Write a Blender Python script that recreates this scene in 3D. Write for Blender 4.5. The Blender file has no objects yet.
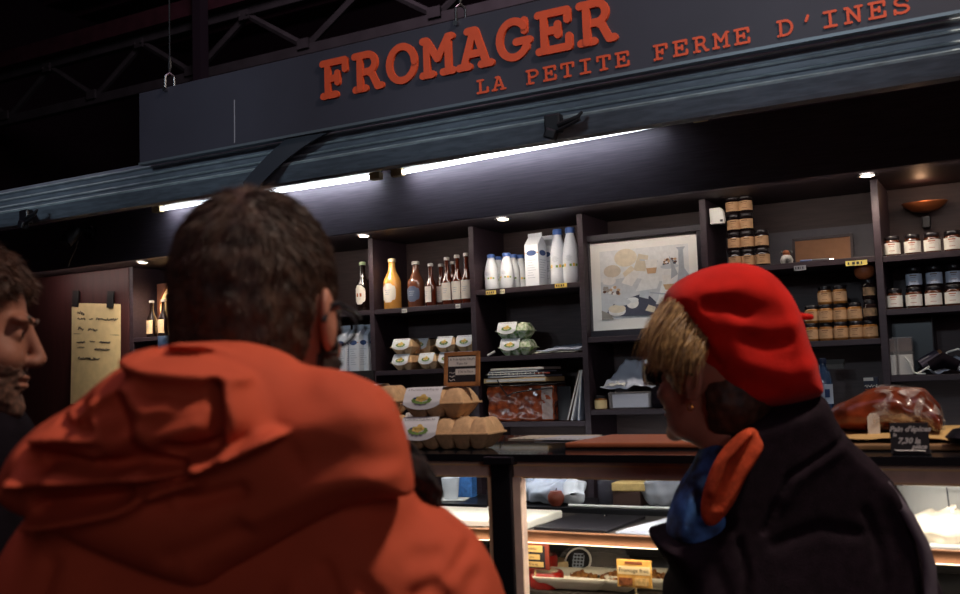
import bpy, math, random
import numpy as np
from mathutils import Vector, Matrix
random.seed(7); RNG = np.random.default_rng(7)
SC = bpy.context.scene
COL = SC.collection
PI = math.pi

# ------------------------------------------------------------------ camera
F = 1000.0; CX, CY = 480.0, 297.0; EYE = np.array([0., 0., 1.5])
_x = np.array([1840., 146., 1000.]); _x /= np.linalg.norm(_x)
_d = 1e6/(146-.035*1840)
_z = np.array([-.035*_d, _d, -1000.]); _z /= np.linalg.norm(_z); _z -= _x*(_x@_z); _z /= np.linalg.norm(_z)
ROT = np.array([_x, np.cross(_z, _x), _z])            # camera axes -> world axes
def ray(px, py): return ROT@np.array([(px-CX)/F, -(py-CY)/F, -1.])
def at(px, py, Y):                                     # measured photo point on the vertical plane y = Y
    r = ray(px, py); return EYE + r*(Y/r[1])
def atz(px, py, z):                                    # measured photo point on the horizontal plane z
    r = ray(px, py); return EYE + r*((z-EYE[2])/r[2])
def att(px, py, t): return EYE + ray(px, py)*t         # at distance t along the view axis
cam_d = bpy.data.cameras.new('camera'); cam = bpy.data.objects.new('camera', cam_d); COL.objects.link(cam)
cam_d.sensor_width = 36; cam_d.lens = 36*F/960; cam_d.clip_start = .05
cam.matrix_world = Matrix([[*ROT[i], EYE[i]] for i in range(3)]+[[0, 0, 0, 1]])
cam_d.dof.use_dof = True; cam_d.dof.focus_distance = 3.9; cam_d.dof.aperture_fstop = 5.6
SC.camera = cam
SC.view_settings.view_transform = 'Standard'; SC.view_settings.look = 'None'
SC.view_settings.gamma = 1; SC.view_settings.exposure = 0; SC.view_settings.use_curve_mapping = False

# ------------------------------------------------------------------ materials
def lin(c):
    if isinstance(c, str):
        c = [int(c[i:i+2], 16)/255 for i in (0, 2, 4)]
        return tuple(v/12.92 if v <= .04045 else ((v+.055)/1.055)**2.4 for v in c)+(1,)
    return tuple(c)+(1,)
MATS = {}
def mat(name, col, rough=.6, metal=0, var=0, scale=20, bump=0, bscale=200, col2=None, stretch=None, emit=0, trans=0, coat=0, alpha=1, sheen=0, ior=1.45, detail=4, spec=.5):
    if name in MATS: return MATS[name]
    m = bpy.data.materials.new(name); m.use_nodes = True
    nt = m.node_tree; b = nt.nodes['Principled BSDF']; L = nt.links.new
    b.inputs['Roughness'].default_value = rough; b.inputs['Metallic'].default_value = metal
    b.inputs['Base Color'].default_value = lin(col); b.inputs['IOR'].default_value = ior
    b.inputs['Specular IOR Level'].default_value = spec
    if trans: b.inputs['Transmission Weight'].default_value = trans
    if coat: b.inputs['Coat Weight'].default_value = coat; b.inputs['Coat Roughness'].default_value = .12
    if sheen: b.inputs['Sheen Weight'].default_value = sheen; b.inputs['Sheen Roughness'].default_value = .4
    if alpha < 1: b.inputs['Alpha'].default_value = alpha
    if emit:
        b.inputs['Emission Color'].default_value = lin(col); b.inputs['Emission Strength'].default_value = emit
    if var or bump or col2:
        tc = nt.nodes.new('ShaderNodeTexCoord'); mp = nt.nodes.new('ShaderNodeMapping')
        L(tc.outputs['Object'], mp.inputs[0])
        if stretch: mp.inputs['Scale'].default_value = stretch
    if var or col2:
        n = nt.nodes.new('ShaderNodeTexNoise'); n.inputs['Scale'].default_value = scale; n.inputs['Detail'].default_value = detail
        L(mp.outputs[0], n.inputs[0])
        r = nt.nodes.new('ShaderNodeValToRGB'); L(n.outputs[0], r.inputs[0])
        c = lin(col); k = var or .3
        c1 = lin(col2) if col2 else tuple(min(1, v*(1+k)) for v in c[:3])+(1,)
        c0 = c if col2 else tuple(v*(1-k) for v in c[:3])+(1,)
        r.color_ramp.elements[0].position = .35; r.color_ramp.elements[1].position = .65
        r.color_ramp.elements[0].color = c0; r.color_ramp.elements[1].color = c1
        L(r.outputs[0], b.inputs['Base Color'])
    if bump:
        n2 = nt.nodes.new('ShaderNodeTexNoise'); n2.inputs['Scale'].default_value = bscale; n2.inputs['Detail'].default_value = 3
        L(mp.outputs[0], n2.inputs[0])
        bp = nt.nodes.new('ShaderNodeBump'); bp.inputs['Strength'].default_value = bump; bp.inputs['Distance'].default_value = .002
        L(n2.outputs[0], bp.inputs['Height']); L(bp.outputs[0], b.inputs['Normal'])
    MATS[name] = m; return m

# ------------------------------------------------------------------ mesh builder
class MB:
    def __init__(s): s.v = []; s.f = []; s.mi = []; s.m = 0
    def add(s, vs, fs):
        o = len(s.v); s.v += [tuple(map(float, p)) for p in vs]
        for f in fs: s.f.append([i+o for i in f]); s.mi.append(s.m)
        return s
    def box(s, c, d, rz=0, rx=0, ry=0, taper=1.0):
        x, y, z = [k/2 for k in d]; t = taper
        p = [(-x, -y, -z), (x, -y, -z), (x, y, -z), (-x, y, -z), (-x*t, -y*t, z), (x*t, -y*t, z), (x*t, y*t, z), (-x*t, y*t, z)]
        M = Matrix.Rotation(rz, 3, 'Z')@Matrix.Rotation(rx, 3, 'X')@Matrix.Rotation(ry, 3, 'Y')
        p = [tuple(M@Vector(q)+Vector(c)) for q in p]
        return s.add(p, [(0, 3, 2, 1), (4, 5, 6, 7), (0, 1, 5, 4), (1, 2, 6, 5), (2, 3, 7, 6), (3, 0, 4, 7)])
    def bx(s, x0, x1, y0, y1, z0, z1): return s.box(((x0+x1)/2, (y0+y1)/2, (z0+z1)/2), (x1-x0, y1-y0, z1-z0))
    def lathe(s, prof, c=(0, 0, 0), n=20, a0=0, a1=2*PI, M=None, sx=1, sy=1):
        full = abs(a1-a0-2*PI) < 1e-6; k = n if full else n+1
        vs = []; fs = []
        for r, z in prof:
            for i in range(k):
                a = a0+(a1-a0)*i/n; p = Vector((r*math.cos(a)*sx, r*math.sin(a)*sy, z))
                if M: p = M@p
                vs.append(tuple(p+Vector(c)))
        for j in range(len(prof)-1):
            for i in range(n):
                i2 = (i+1) % k if full else i+1
                fs.append((j*k+i, j*k+i2, (j+1)*k+i2, (j+1)*k+i))
        return s.add(vs, fs)
    def cyl(s, a, b, r, r2=None, n=14):
        a = Vector(a); b = Vector(b); d = b-a; q = d.to_track_quat('Z', 'Y').to_matrix()
        r2 = r if r2 is None else r2
        return s.lathe([(0, 0), (r, 0), (r2, d.length), (0, d.length)], a, n, M=q)
    def tube(s, pts, r, n=8, closed=False):
        P = [Vector(p) for p in pts]; N = len(P); vs = []; fs = []
        R = r if hasattr(r, '__len__') else [r]*N
        up = Vector((0, 0, 1))
        for i, p in enumerate(P):
            d = (P[(i+1) % N]-P[i-1]) if closed else (P[min(i+1, N-1)]-P[max(i-1, 0)])
            d.normalize(); u = d.cross(up)
            if u.length < .05: u = d.cross(Vector((1, 0, 0)))
            u.normalize(); w = u.cross(d)
            for k in range(n):
                a = 2*PI*k/n; vs.append(p+u*(math.cos(a)*R[i])+w*(math.sin(a)*R[i]))
        for i in range(N if closed else N-1):
            j = (i+1) % N
            for k in range(n): fs.append((i*n+k, i*n+(k+1) % n, j*n+(k+1) % n, j*n+k))
        if not closed: fs += [tuple(range(n))[::-1], tuple(range((N-1)*n, N*n))]
        return s.add(vs, fs)
    def prism(s, poly, o, ex, ey, th):                  # 2D outline in the plane (o, ex, ey), thickness th along ex x ey
        o = Vector(o); ex = Vector(ex); ey = Vector(ey); nz = ex.cross(ey).normalized()*th; n = len(poly)
        vs = [o+ex*p[0]+ey*p[1] for p in poly]; vs += [v+nz for v in vs]
        return s.add(vs, [tuple(range(n))[::-1], tuple(range(n, 2*n))]+[(i, (i+1) % n, n+(i+1) % n, n+i) for i in range(n)])
    def sheet(s, fn, nu, nv, th=0):                     # parametric grid
        vs = [fn(i/nu, j/nv) for j in range(nv+1) for i in range(nu+1)]
        return s.add(vs, [(j*(nu+1)+i, j*(nu+1)+i+1, (j+1)*(nu+1)+i+1, (j+1)*(nu+1)+i) for j in range(nv) for i in range(nu)])
    def build(s, name, mats, parent=None, smooth=False, bevel=0, solid=0, rel=False):
        me = bpy.data.meshes.new(name)
        off = np.array(parent.location) if (parent is not None and rel) else np.zeros(3)
        me.from_pydata([tuple(np.array(p)-off) for p in s.v], [], s.f)
        for m in (mats if isinstance(mats, (list, tuple)) else [mats]): me.materials.append(m)
        me.polygons.foreach_set('material_index', s.mi)
        if smooth: me.polygons.foreach_set('use_smooth', [True]*len(me.polygons))
        me.update()
        o = bpy.data.objects.new(name, me); COL.objects.link(o)
        if parent is not None: o.parent = parent
        if solid:
            q = o.modifiers.new('solid', 'SOLIDIFY'); q.thickness = solid; q.offset = 0
        if bevel:
            q = o.modifiers.new('bevel', 'BEVEL'); q.width = bevel; q.segments = 2; q.limit_method = 'ANGLE'
        if smooth:
            try:
                me.set_sharp_from_angle(angle=math.radians(40))
            except Exception: pass
        return o
def tag(o, label, cat, group=None, kind=None):
    if label: o['label'] = label
    if cat: o['category'] = cat
    if group: o['group'] = group
    if kind: o['kind'] = kind
    return o
def struct(o): o['kind'] = 'structure'; return o
def thing(name, label, cat, loc=(0, 0, 0), rz=0, group=None):
    o = bpy.data.objects.new(name, None); COL.objects.link(o); o.empty_display_size = .05
    o.location = tuple(map(float, loc)); o.rotation_euler = (0, 0, rz)
    return tag(o, label, cat, group)
def dup(root, loc, rz=0, label=None, group=None, scale=None):
    r = root.copy(); COL.objects.link(r); r.location = tuple(map(float, loc)); r.rotation_euler = (0, 0, rz)
    if scale: r.scale = scale
    if label: r['label'] = label
    if group: r['group'] = group
    for ch in list(root.children):
        c = ch.copy(); COL.objects.link(c); c.parent = r
        for g in list(ch.children):
            d = g.copy(); COL.objects.link(d); d.parent = c
    return r
class Kind:                                            # builds the prototype once; the first placement moves it, later ones copy it
    def __init__(s, make): s.make = make; s.root = None; s.used = False
    def put(s, loc, label, rz=0, group=None, scale=None):
        if s.root is None: s.root = s.make()
        if not s.used:
            s.used = True; r = s.root; s.first = True
            s.proto = r
            r.location = tuple(map(float, loc)); r.rotation_euler = (0, 0, rz); r['label'] = label
            if group: r['group'] = group
            if scale: r.scale = scale
            return r
        return dup(s.proto, loc, rz, label, group, scale or (1, 1, 1))
def text_mb(body, size, o, ex, ey, mb, shear=0, align='CENTER', lift=.0006, bold=0):
    cu = bpy.data.curves.new('t', 'FONT'); cu.body = body; cu.size = size; cu.align_x = align; cu.align_y = 'CENTER'; cu.shear = shear
    cu.resolution_u = 2; cu.offset = bold
    ob = bpy.data.objects.new('t', cu); COL.objects.link(ob)
    bpy.context.view_layer.update()
    me = bpy.data.meshes.new_from_object(ob.evaluated_get(bpy.context.evaluated_depsgraph_get()))
    o = Vector(o); ex = Vector(ex).normalized(); ey = Vector(ey).normalized(); nz = ex.cross(ey)
    mb.add([o+ex*v.co.x+ey*v.co.y+nz*lift for v in me.vertices], [tuple(p.vertices) for p in me.polygons])
    bpy.data.objects.remove(ob); bpy.data.curves.remove(cu); bpy.data.meshes.remove(me)
ORD = ['first', 'second', 'third', 'fourth', 'fifth', 'sixth', 'seventh', 'eighth']

# ------------------------------------------------------------------ implicit surfaces (for bodies, cloth, bread)
def net(D, gx, gy, gz):
    """surface nets on a rectilinear grid -> verts, quads"""
    S = D < 0
    nx, ny, nz = D.shape
    c = [S[i:nx-1+i, j:ny-1+j, k:nz-1+k] for i in (0, 1) for j in (0, 1) for k in (0, 1)]
    cnt = sum(a.astype(np.int8) for a in c); act = (cnt > 0) & (cnt < 8)
    idx = -np.ones(act.shape, int); I = np.argwhere(act); idx[act] = np.arange(len(I))
    acc = np.zeros((len(I), 3)); w = np.zeros(len(I))
    G = (gx, gy, gz)
    corner = [(i, j, k) for i in (0, 1) for j in (0, 1) for k in (0, 1)]
    for a in corner:
        for ax in range(3):
            if a[ax]: continue
            b = list(a); b[ax] = 1
            A = I+np.array(a); B = I+np.array(b)
            da = D[A[:, 0], A[:, 1], A[:, 2]]; db = D[B[:, 0], B[:, 1], B[:, 2]]
            m = (da < 0) != (db < 0)
            t = np.where(m, da/np.where(m, da-db, 1), 0)
            pa = np.stack([G[q][A[:, q]] for q in range(3)], 1); pb = np.stack([G[q][B[:, q]] for q in range(3)], 1)
            acc += np.where(m[:, None], pa+(pb-pa)*t[:, None], 0); w += m
    V = acc/w[:, None]
    quads = []
    for ax in range(3):
        sl = [slice(None)]*3; sl2 = [slice(None)]*3
        sl[ax] = slice(0, -1); sl2[ax] = slice(1, None)
        ch = S[tuple(sl)] != S[tuple(sl2)]
        E = np.argwhere(ch); o1, o2 = [q for q in range(3) if q != ax]
        ok = (E[:, o1] > 0) & (E[:, o2] > 0) & (E[:, o1] < act.shape[o1]) & (E[:, o2] < act.shape[o2])
        E = E[ok]; ins = S[E[:, 0], E[:, 1], E[:, 2]]
        def cell(d1, d2):
            q = E.copy(); q[:, o1] -= d1; q[:, o2] -= d2
            return idx[q[:, 0], q[:, 1], q[:, 2]]
        Q = np.stack([cell(1, 1), cell(0, 1), cell(0, 0), cell(1, 0)], 1)
        flip = ins if ax != 1 else ~ins
        Q[~flip] = Q[~flip][:, ::-1]
        quads.append(Q)
    Q = np.concatenate(quads); Q = Q[(Q >= 0).all(1)]
    return V, Q
def smin(a, b, k):
    h = np.clip(.5+.5*(b-a)/k, 0, 1); return b+(a-b)*h-k*h*(1-h)
def smax(a, b, k): return -smin(-a, -b, k)
def ell(x, y, z, c, r):
    x = x-c[0]; y = y-c[1]; z = z-c[2]
    k0 = np.sqrt((x/r[0])**2+(y/r[1])**2+(z/r[2])**2)+1e-9; k1 = np.sqrt((x/r[0]**2)**2+(y/r[1]**2)**2+(z/r[2]**2)**2)+1e-9
    return k0*(k0-1)/k1
def cap(x, y, z, a, b, ra, rb=None):
    rb = ra if rb is None else rb
    a = np.array(a, float); b = np.array(b, float); d = b-a; L = d@d+1e-12
    t = np.clip(((x-a[0])*d[0]+(y-a[1])*d[1]+(z-a[2])*d[2])/L, 0, 1)
    return np.sqrt((x-a[0]-d[0]*t)**2+(y-a[1]-d[1]*t)**2+(z-a[2]-d[2]*t)**2)-(ra+(rb-ra)*t)
def noise3(x, y, z, s, seed=0, n=14):                   # smooth pseudo-noise from summed sines
    r = np.random.default_rng(seed); o = 0
    for i in range(n):
        d = r.normal(size=3); d /= np.linalg.norm(d); k = s*r.uniform(.6, 1.7)
        o = o+np.sin(k*(d[0]*x+d[1]*y+d[2]*z)+r.uniform(0, 6.28))
    return o/n**.5
def catmull(P, n=6):
    P = np.array(P, float); N = len(P); out = []
    for i in range(N):
        p0, p1, p2, p3 = P[i-1], P[i], P[(i+1) % N], P[(i+2) % N]
        for t in np.linspace(0, 1, n, endpoint=False):
            out.append(.5*((2*p1)+(p2-p0)*t+(2*p0-5*p1+4*p2-p3)*t*t+(3*p1-p0-3*p2+p3)*t**3))
    return np.array(out)
def poly_sd(U, V, poly):
    d = np.full(U.shape, 1e18); s = np.ones(U.shape); N = len(poly)
    for i in range(N):
        a = poly[i]; b = poly[i-1]; ex, ey = b-a; wx = U-a[0]; wy = V-a[1]
        t = np.clip((wx*ex+wy*ey)/(ex*ex+ey*ey+1e-12), 0, 1)
        d = np.minimum(d, (wx-ex*t)**2+(wy-ey*t)**2)
        c1 = V >= a[1]; c2 = V < b[1]; c3 = ex*wy > ey*wx
        flip = (c1 & c2 & c3) | (~c1 & ~c2 & ~c3)
        s = np.where(flip, -s, s)
    return s*np.sqrt(d)
def blur(A, k):
    k = max(1, int(k)); 
    for _ in range(2):
        for ax in (0, 1):
            P = np.concatenate([np.repeat(A.take([0], ax), k, ax), A, np.repeat(A.take([-1], ax), k, ax)], ax)
            C = np.cumsum(P, ax); C = np.concatenate([np.zeros_like(C.take([0], ax)), C], ax)
            n = A.shape[ax]
            A = (C.take(range(2*k+1, 2*k+1+n), ax)-C.take(range(0, n), ax))/(2*k+1)
    return A
class Fig:
    """A figure's own metric frame: u to the right, v down, w away from the viewer, in units of K metres around distance t0."""
    def __init__(s, t0): s.t0 = t0; s.K = t0/F
    def world(s, u, v, w):
        c = np.stack([(u-CX)*s.K, -(v-CY)*s.K, -(s.t0+w*s.K)], -1); return EYE+c@ROT.T
    def local(s, P):
        c = (np.asarray(P)-EYE)@ROT; return c[..., 0]/s.K+CX, -c[..., 1]/s.K+CY, (-c[..., 2]-s.t0)/s.K
    def pp(s, pts, w):                                 # photo measurements taken on a surface at depth w -> this frame
        q = np.array(pts, float).copy(); k = 1+w*s.K/s.t0; q[:, 0] = CX+(q[:, 0]-CX)*k; q[:, 1] = CY+(q[:, 1]-CY)*k; return q
    def ps(s, L, w): return [(s.pp(p, w), a*1.0, b*(1+w*s.K/s.t0)) for p, a, b in L]
    def mesh(s, fn, gu, gv, gw, name, material, parent=None, origin=None, chunk=None):
        D = fn(gu[:, None, None], gv[None, :, None], gw[None, None, :])
        D = np.broadcast_to(D, (len(gu), len(gv), len(gw)))
        V, Q = net(D, gu, gv, gw)
        W = s.world(V[:, 0], V[:, 1], V[:, 2])
        return mesh_np(name, W, Q, material, parent, origin)
def mesh_np(name, W, Q, material, parent=None, origin=None):
    off = np.array(parent.location) if parent is not None else (np.array(origin) if origin is not None else np.zeros(3))
    me = bpy.data.meshes.new(name); me.from_pydata((W-off).tolist(), [], Q.tolist())
    for m in (material if isinstance(material, (list, tuple)) else [material]): me.materials.append(m)
    me.polygons.foreach_set('use_smooth', [True]*len(me.polygons)); me.update()
    import bmesh
    b = bmesh.new(); b.from_mesh(me); bmesh.ops.recalc_face_normals(b, faces=b.faces); b.to_mesh(me); b.free()
    o = bpy.data.objects.new(name, me); COL.objects.link(o)
    if parent is not None: o.parent = parent
    elif origin is not None: o.location = tuple(origin)
    return o
def pillow(d2, w, R, H): return np.hypot(np.maximum(d2+R, 0), w*(R/H))-R
def strokes(U, V, L):                                  # cloth folds: (points, height, half width)
    o = np.zeros(np.broadcast(U, V).shape)
    for pts, amp, wd in L:
        P = np.array(pts, float); d = np.full(o.shape, 1e9)
        for a, b in zip(P[:-1], P[1:]):
            e = b-a; t = np.clip(((U-a[0])*e[0]+(V-a[1])*e[1])/(e@e), 0, 1)
            d = np.minimum(d, (U-a[0]-e[0]*t)**2+(V-a[1]-e[1]*t)**2)
        o = o+amp*np.exp(-d/(wd*wd))
    return o
def grid(*segs):                                       # (start, stop, step) pieces -> strictly rising coordinates
    out = []
    for a, b, h in segs: out += list(np.arange(a, b, h))
    return np.array(out+[segs[-1][1]], float)
# ------------------------------------------------------------------ people
RH = np.array([ROT[0, 0], ROT[1, 0], 0]); RH /= np.linalg.norm(RH)
AH = np.cross([0, 0, 1], RH)                            # horizontal away-from-viewer direction
class Head:
    """head frame: x to the person's right, y to the face, z up, origin between the ears, adult metres times scale"""
    def __init__(s, fig, c, yaw, pitch=0, scale=1.0, roll=0):
        a = math.radians(yaw); f = math.cos(a)*RH+math.sin(a)*AH; up = np.array([0, 0, 1.]); r = np.cross(f, up)
        p = math.radians(pitch); f, up = f*math.cos(p)+up*math.sin(p), up*math.cos(p)-f*math.sin(p)
        q = math.radians(roll); r, up = r*math.cos(q)+up*math.sin(q), up*math.cos(q)-r*math.sin(q)
        s.M = np.array([r, f, up]); s.fig = fig; s.c = c; s.s = scale
        s.A = s.M@ROT@np.diag([1, -1, -1])*fig.K/scale
        s.o = fig.world(*map(np.array, c))
    def coords(s, u, v, w):
        u = u-s.c[0]; v = v-s.c[1]; w = w-s.c[2]
        return [s.A[i, 0]*u+s.A[i, 1]*v+s.A[i, 2]*w for i in range(3)]
    def world(s, p): return s.o+(np.asarray(p)*s.s)@s.M
    def uvw(s, p): return np.array(s.fig.local(s.world(p)))
def head_sdf(x, y, z, neck=True, fem=False, lean=0):
    ax = np.abs(x)
    d = ell(x, y, z, (0, -.014, .03), (.076, .096, .087))
    d = smin(d, ell(x, y, z, (0, .03, -.04), (.060, .060, .072)), .03)
    d = smin(d, ell(ax, y, z, (.022, .022, -.083), (.032 if fem else .036, .052, .030)), .025)
    d = smin(d, ell(x, y, z, (0, .078, -.103), (.020, .016, .016)), .02)
    d = smin(d, ell(ax, y, z, (.036, .068, -.030), (.022, .022, .020)), .02)      # cheeks
    d = smin(d, ell(ax, y, z, (.030, .082, .022), (.026, .012, .008)), .012)      # brows
    d = smax(d, -ell(ax, y, z, (.032, .100, .002), (.018, .014, .013)), .012)     # eye sockets
    d = smin(d, ell(ax, y, z, (.032, .076, .001), (.0125, .0125, .0125)), .003)   # eyes
    n = smin(cap(x, y, z, (0, .088, .012), (0, .108, -.030), .007, .0095), ell(ax, y, z, (.010, .100, -.036), (.009, .011, .008)), .008)
    d = smin(d, n, .010)
    d = smin(d, ell(x, y, z, (0, .089, -.058), (.022, .010, .005)), .006)
    d = smin(d, ell(x, y, z, (0, .087, -.070), (.019, .010, .0058)), .006)
    # ears: a tilted shell with a hollow
    ex = ax-.080-.25*np.maximum(0, -(y+.004)); ey = y+.006+.25*z*.6; ez = z+.004
    e = ell(ex, ey, ez, (0, 0, 0), (.0075, .0185, .033))
    e = smax(e, -ell(ax, ey, ez, (.093, .004, .003), (.009, .010, .019)), .004)
    d = smin(d, e, .006)
    if neck:
        d = smin(d, cap(x, y, z, (0, -.020, -.06), (0, -.045+lean, -.19), .044 if fem else .058, .048 if fem else .068), .03)
    return d
def strands(pts, dirs, L, wd, rng, bend=.3, seg=3, jit=.25, nrm=None):
    """thin tapering hair ribbons as one vertex/face list"""
    N = len(pts); d = dirs+rng.normal(scale=jit, size=dirs.shape); d /= np.linalg.norm(d, axis=1)[:, None]
    side = np.cross(d, rng.normal(size=d.shape)); side /= np.linalg.norm(side, axis=1)[:, None]
    Ls = L*rng.uniform(.6, 1.2, N)[:, None] if np.isscalar(L) else L[:, None]*rng.uniform(.7, 1.15, N)[:, None]
    g = rng.normal(scale=.3, size=d.shape)*bend+np.array([0, 0, -bend])
    V = []; 
    for k in range(seg+1):
        t = k/seg; p = pts+d*Ls*t+g*Ls*(t*t)*.5; wk = wd*(1-t*.85)
        V += [p-side*wk, p+side*wk]
    V = np.stack(V, 1).reshape(-1, 3); m = 2*(seg+1)
    base = (np.arange(N)*m)[:, None]
    Q = np.concatenate([base+np.array([2*k, 2*k+1, 2*k+3, 2*k+2]) for k in range(seg)])
    return V, Q
def join_np(parts):
    V = []; Q = []; n = 0
    for v, q in parts: V.append(v); Q.append(np.asarray(q)+n); n += len(v)
    return np.concatenate(V), np.concatenate(Q)
def surf_pts(V, Q, n, rng):
    a = V[Q[:, 0]]; nr = np.cross(V[Q[:, 1]]-a, V[Q[:, 3]]-a); A = np.linalg.norm(nr, axis=1)+1e-12
    i = rng.choice(len(Q), n, p=A/A.sum()); u = rng.random((n, 1)); v = rng.random((n, 1))
    return a[i]+(V[Q[i, 1]]-a[i])*u+(V[Q[i, 3]]-a[i])*v, (nr/A[:, None])[i]

skin = mat('skin', 'a9705a', .55, var=.12, scale=30, bump=.15, bscale=300)
skin_pale = mat('skin_pale', 'a8705c', .5, var=.08, scale=30, bump=.1, bscale=300)
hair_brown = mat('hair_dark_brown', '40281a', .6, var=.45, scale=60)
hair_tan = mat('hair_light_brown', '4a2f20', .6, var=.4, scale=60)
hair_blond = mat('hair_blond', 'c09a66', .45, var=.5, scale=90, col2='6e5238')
beard_m = mat('beard', '2a1b15', .7, var=.4, scale=90)
stubble = mat('stubble', '573a2e', .8, var=.5, scale=140)
orange = mat('jacket_orange', 'b84e34', .8, var=.08, scale=14, bump=.2, bscale=420, spec=.2)
black_wool = mat('black_wool', '1f141c', .92, var=.25, scale=60, bump=.5, bscale=500, spec=.2)
black_cloth = mat('black_cloth', '120d13', .95, var=.3, scale=40, bump=.3, bscale=300, spec=.1)
denim = mat('trousers_dark', '1c2029', .85, var=.2, scale=80, bump=.3, bscale=500)
leather = mat('shoe_leather', '1a1310', .45, var=.2, scale=40)
red_wool = mat('beret_red', 'c41c12', .88, var=.14, scale=16, bump=.5, bscale=520, sheen=.08, spec=.2)
lens_dark = mat('dark_lens', '0b090b', .15, coat=.6)
plastic_black = mat('black_plastic', '141216', .4)
gold = mat('gold', 'c98a3c', .3, metal=1)

def person_body(fig, head, fem, gu, gv, gw, cx, sh_v, w0, name, label, sh_half, lean=0, skinm=None, look_scale=1):
    """one continuous skin surface: head, neck, trunk, arms and legs down to the shoes"""
    K = fig.K; m = 1/K                                        # units per metre
    nb = head.uvw((0, -.045, -.17))
    top = np.array([cx, sh_v, w0])
    dn = fig.local(fig.world(*top)+np.array([0, 0, -1.0]))-top   # one metre down, in figure units
    base_z = fig.world(*top)[2]
    rt = np.array([1, 0, 0])*m
    hip = top+dn*.50; 
    def P(dx, dz, dw=0): return top+rt*dx+dn*dz+np.array([0, 0, dw*m])
    fz = base_z-.075                                           # drop from the shoulders to the ankles
    def fn(u, v, w):
        x, y, z = head.coords(u, v, w)
        d = head_sdf(x, y, z, True, fem)*head.s/K
        k = .05*m
        t = cap(u, v, w, P(0, .10), P(0, .30), .070*m, .085*m)
        t = smin(t, cap(u, v, w, P(-sh_half*.72, .085), P(sh_half*.72, .085), .036*m), .05*m)
        t = smin(t, cap(u, v, w, P(-.06, .47), P(.06, .47), .10*m), .10*m)
        d = smin(d, cap(u, v, w, nb, P(0, .11), (.042 if fem else .050)*m, (.045 if fem else .055)*m), .02*m); d = smin(d, t, k)
        for s in (-1, 1):
            d = smin(d, cap(u, v, w, P(s*sh_half*.84, .10), P(s*(sh_half+.01), .33, -.01), .042*m, .037*m), .02*m)
            d = smin(d, cap(u, v, w, P(s*(sh_half+.01), .33, -.01), P(s*(sh_half-.02), .55, .02), .036*m, .026*m), .01*m)
            d = smin(d, cap(u, v, w, P(s*.085, .50), P(s*.10, .50+(fz-.5)*.52, .02), .078*m, .052*m), .03*m)
            d = smin(d, cap(u, v, w, P(s*.10, .50+(fz-.5)*.52, .02), P(s*.11, fz, 0), .052*m, .036*m), .02*m)
            d = smin(d, cap(u, v, w, P(s*.11, fz+.035, -.03), P(s*.125, fz+.037, .14), .034*m, .028*m), .02*m)
        return d
    o = fig.mesh(fn, gu, gv, gw, name, skinm or skin, origin=fig.world(*P(0, fz+.07)))
    tag(o, label, 'person')
    return o, P, fz
def trousers(fig, P, fz, gu, gv, gw, parent, m_):
    m = 1/fig.K
    def fn(u, v, w):
        d = cap(u, v, w, P(-.07, .46), P(.07, .46), .125*m)
        for s in (-1, 1):
            d = smin(d, cap(u, v, w, P(s*.085, .50), P(s*.10, .50+(fz-.5)*.52, .02), .095*m, .070*m), .04*m)
            d = smin(d, cap(u, v, w, P(s*.10, .50+(fz-.5)*.52, .02), P(s*.11, fz-.02, 0), .070*m, .060*m), .03*m)
        return d+noise3(u, v, w, .05, 3)*.004*m
    fig.mesh(fn, gu, gv, gw, 'trousers', m_, parent)
    for s in (-1, 1):
        def fs(u, v, w):
            d = cap(u, v, w, P(s*.11, fz+.035, -.04), P(s*.125, fz+.037, .15), .043*m, .037*m)
            d = smin(d, cap(u, v, w, P(s*.11, fz-.05, 0), P(s*.11, fz+.02, 0), .048*m), .02*m)
            return d
        q = P(s*.12, fz, .05)
        fig.mesh(fs, np.arange(q[0]-.16*m, q[0]+.16*m, .012*m), np.arange(q[1]-.14*m, q[1]+.14*m, .012*m), np.arange(q[2]-.22*m, q[2]+.26*m, .012*m), 'shoe', leather, parent)

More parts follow.
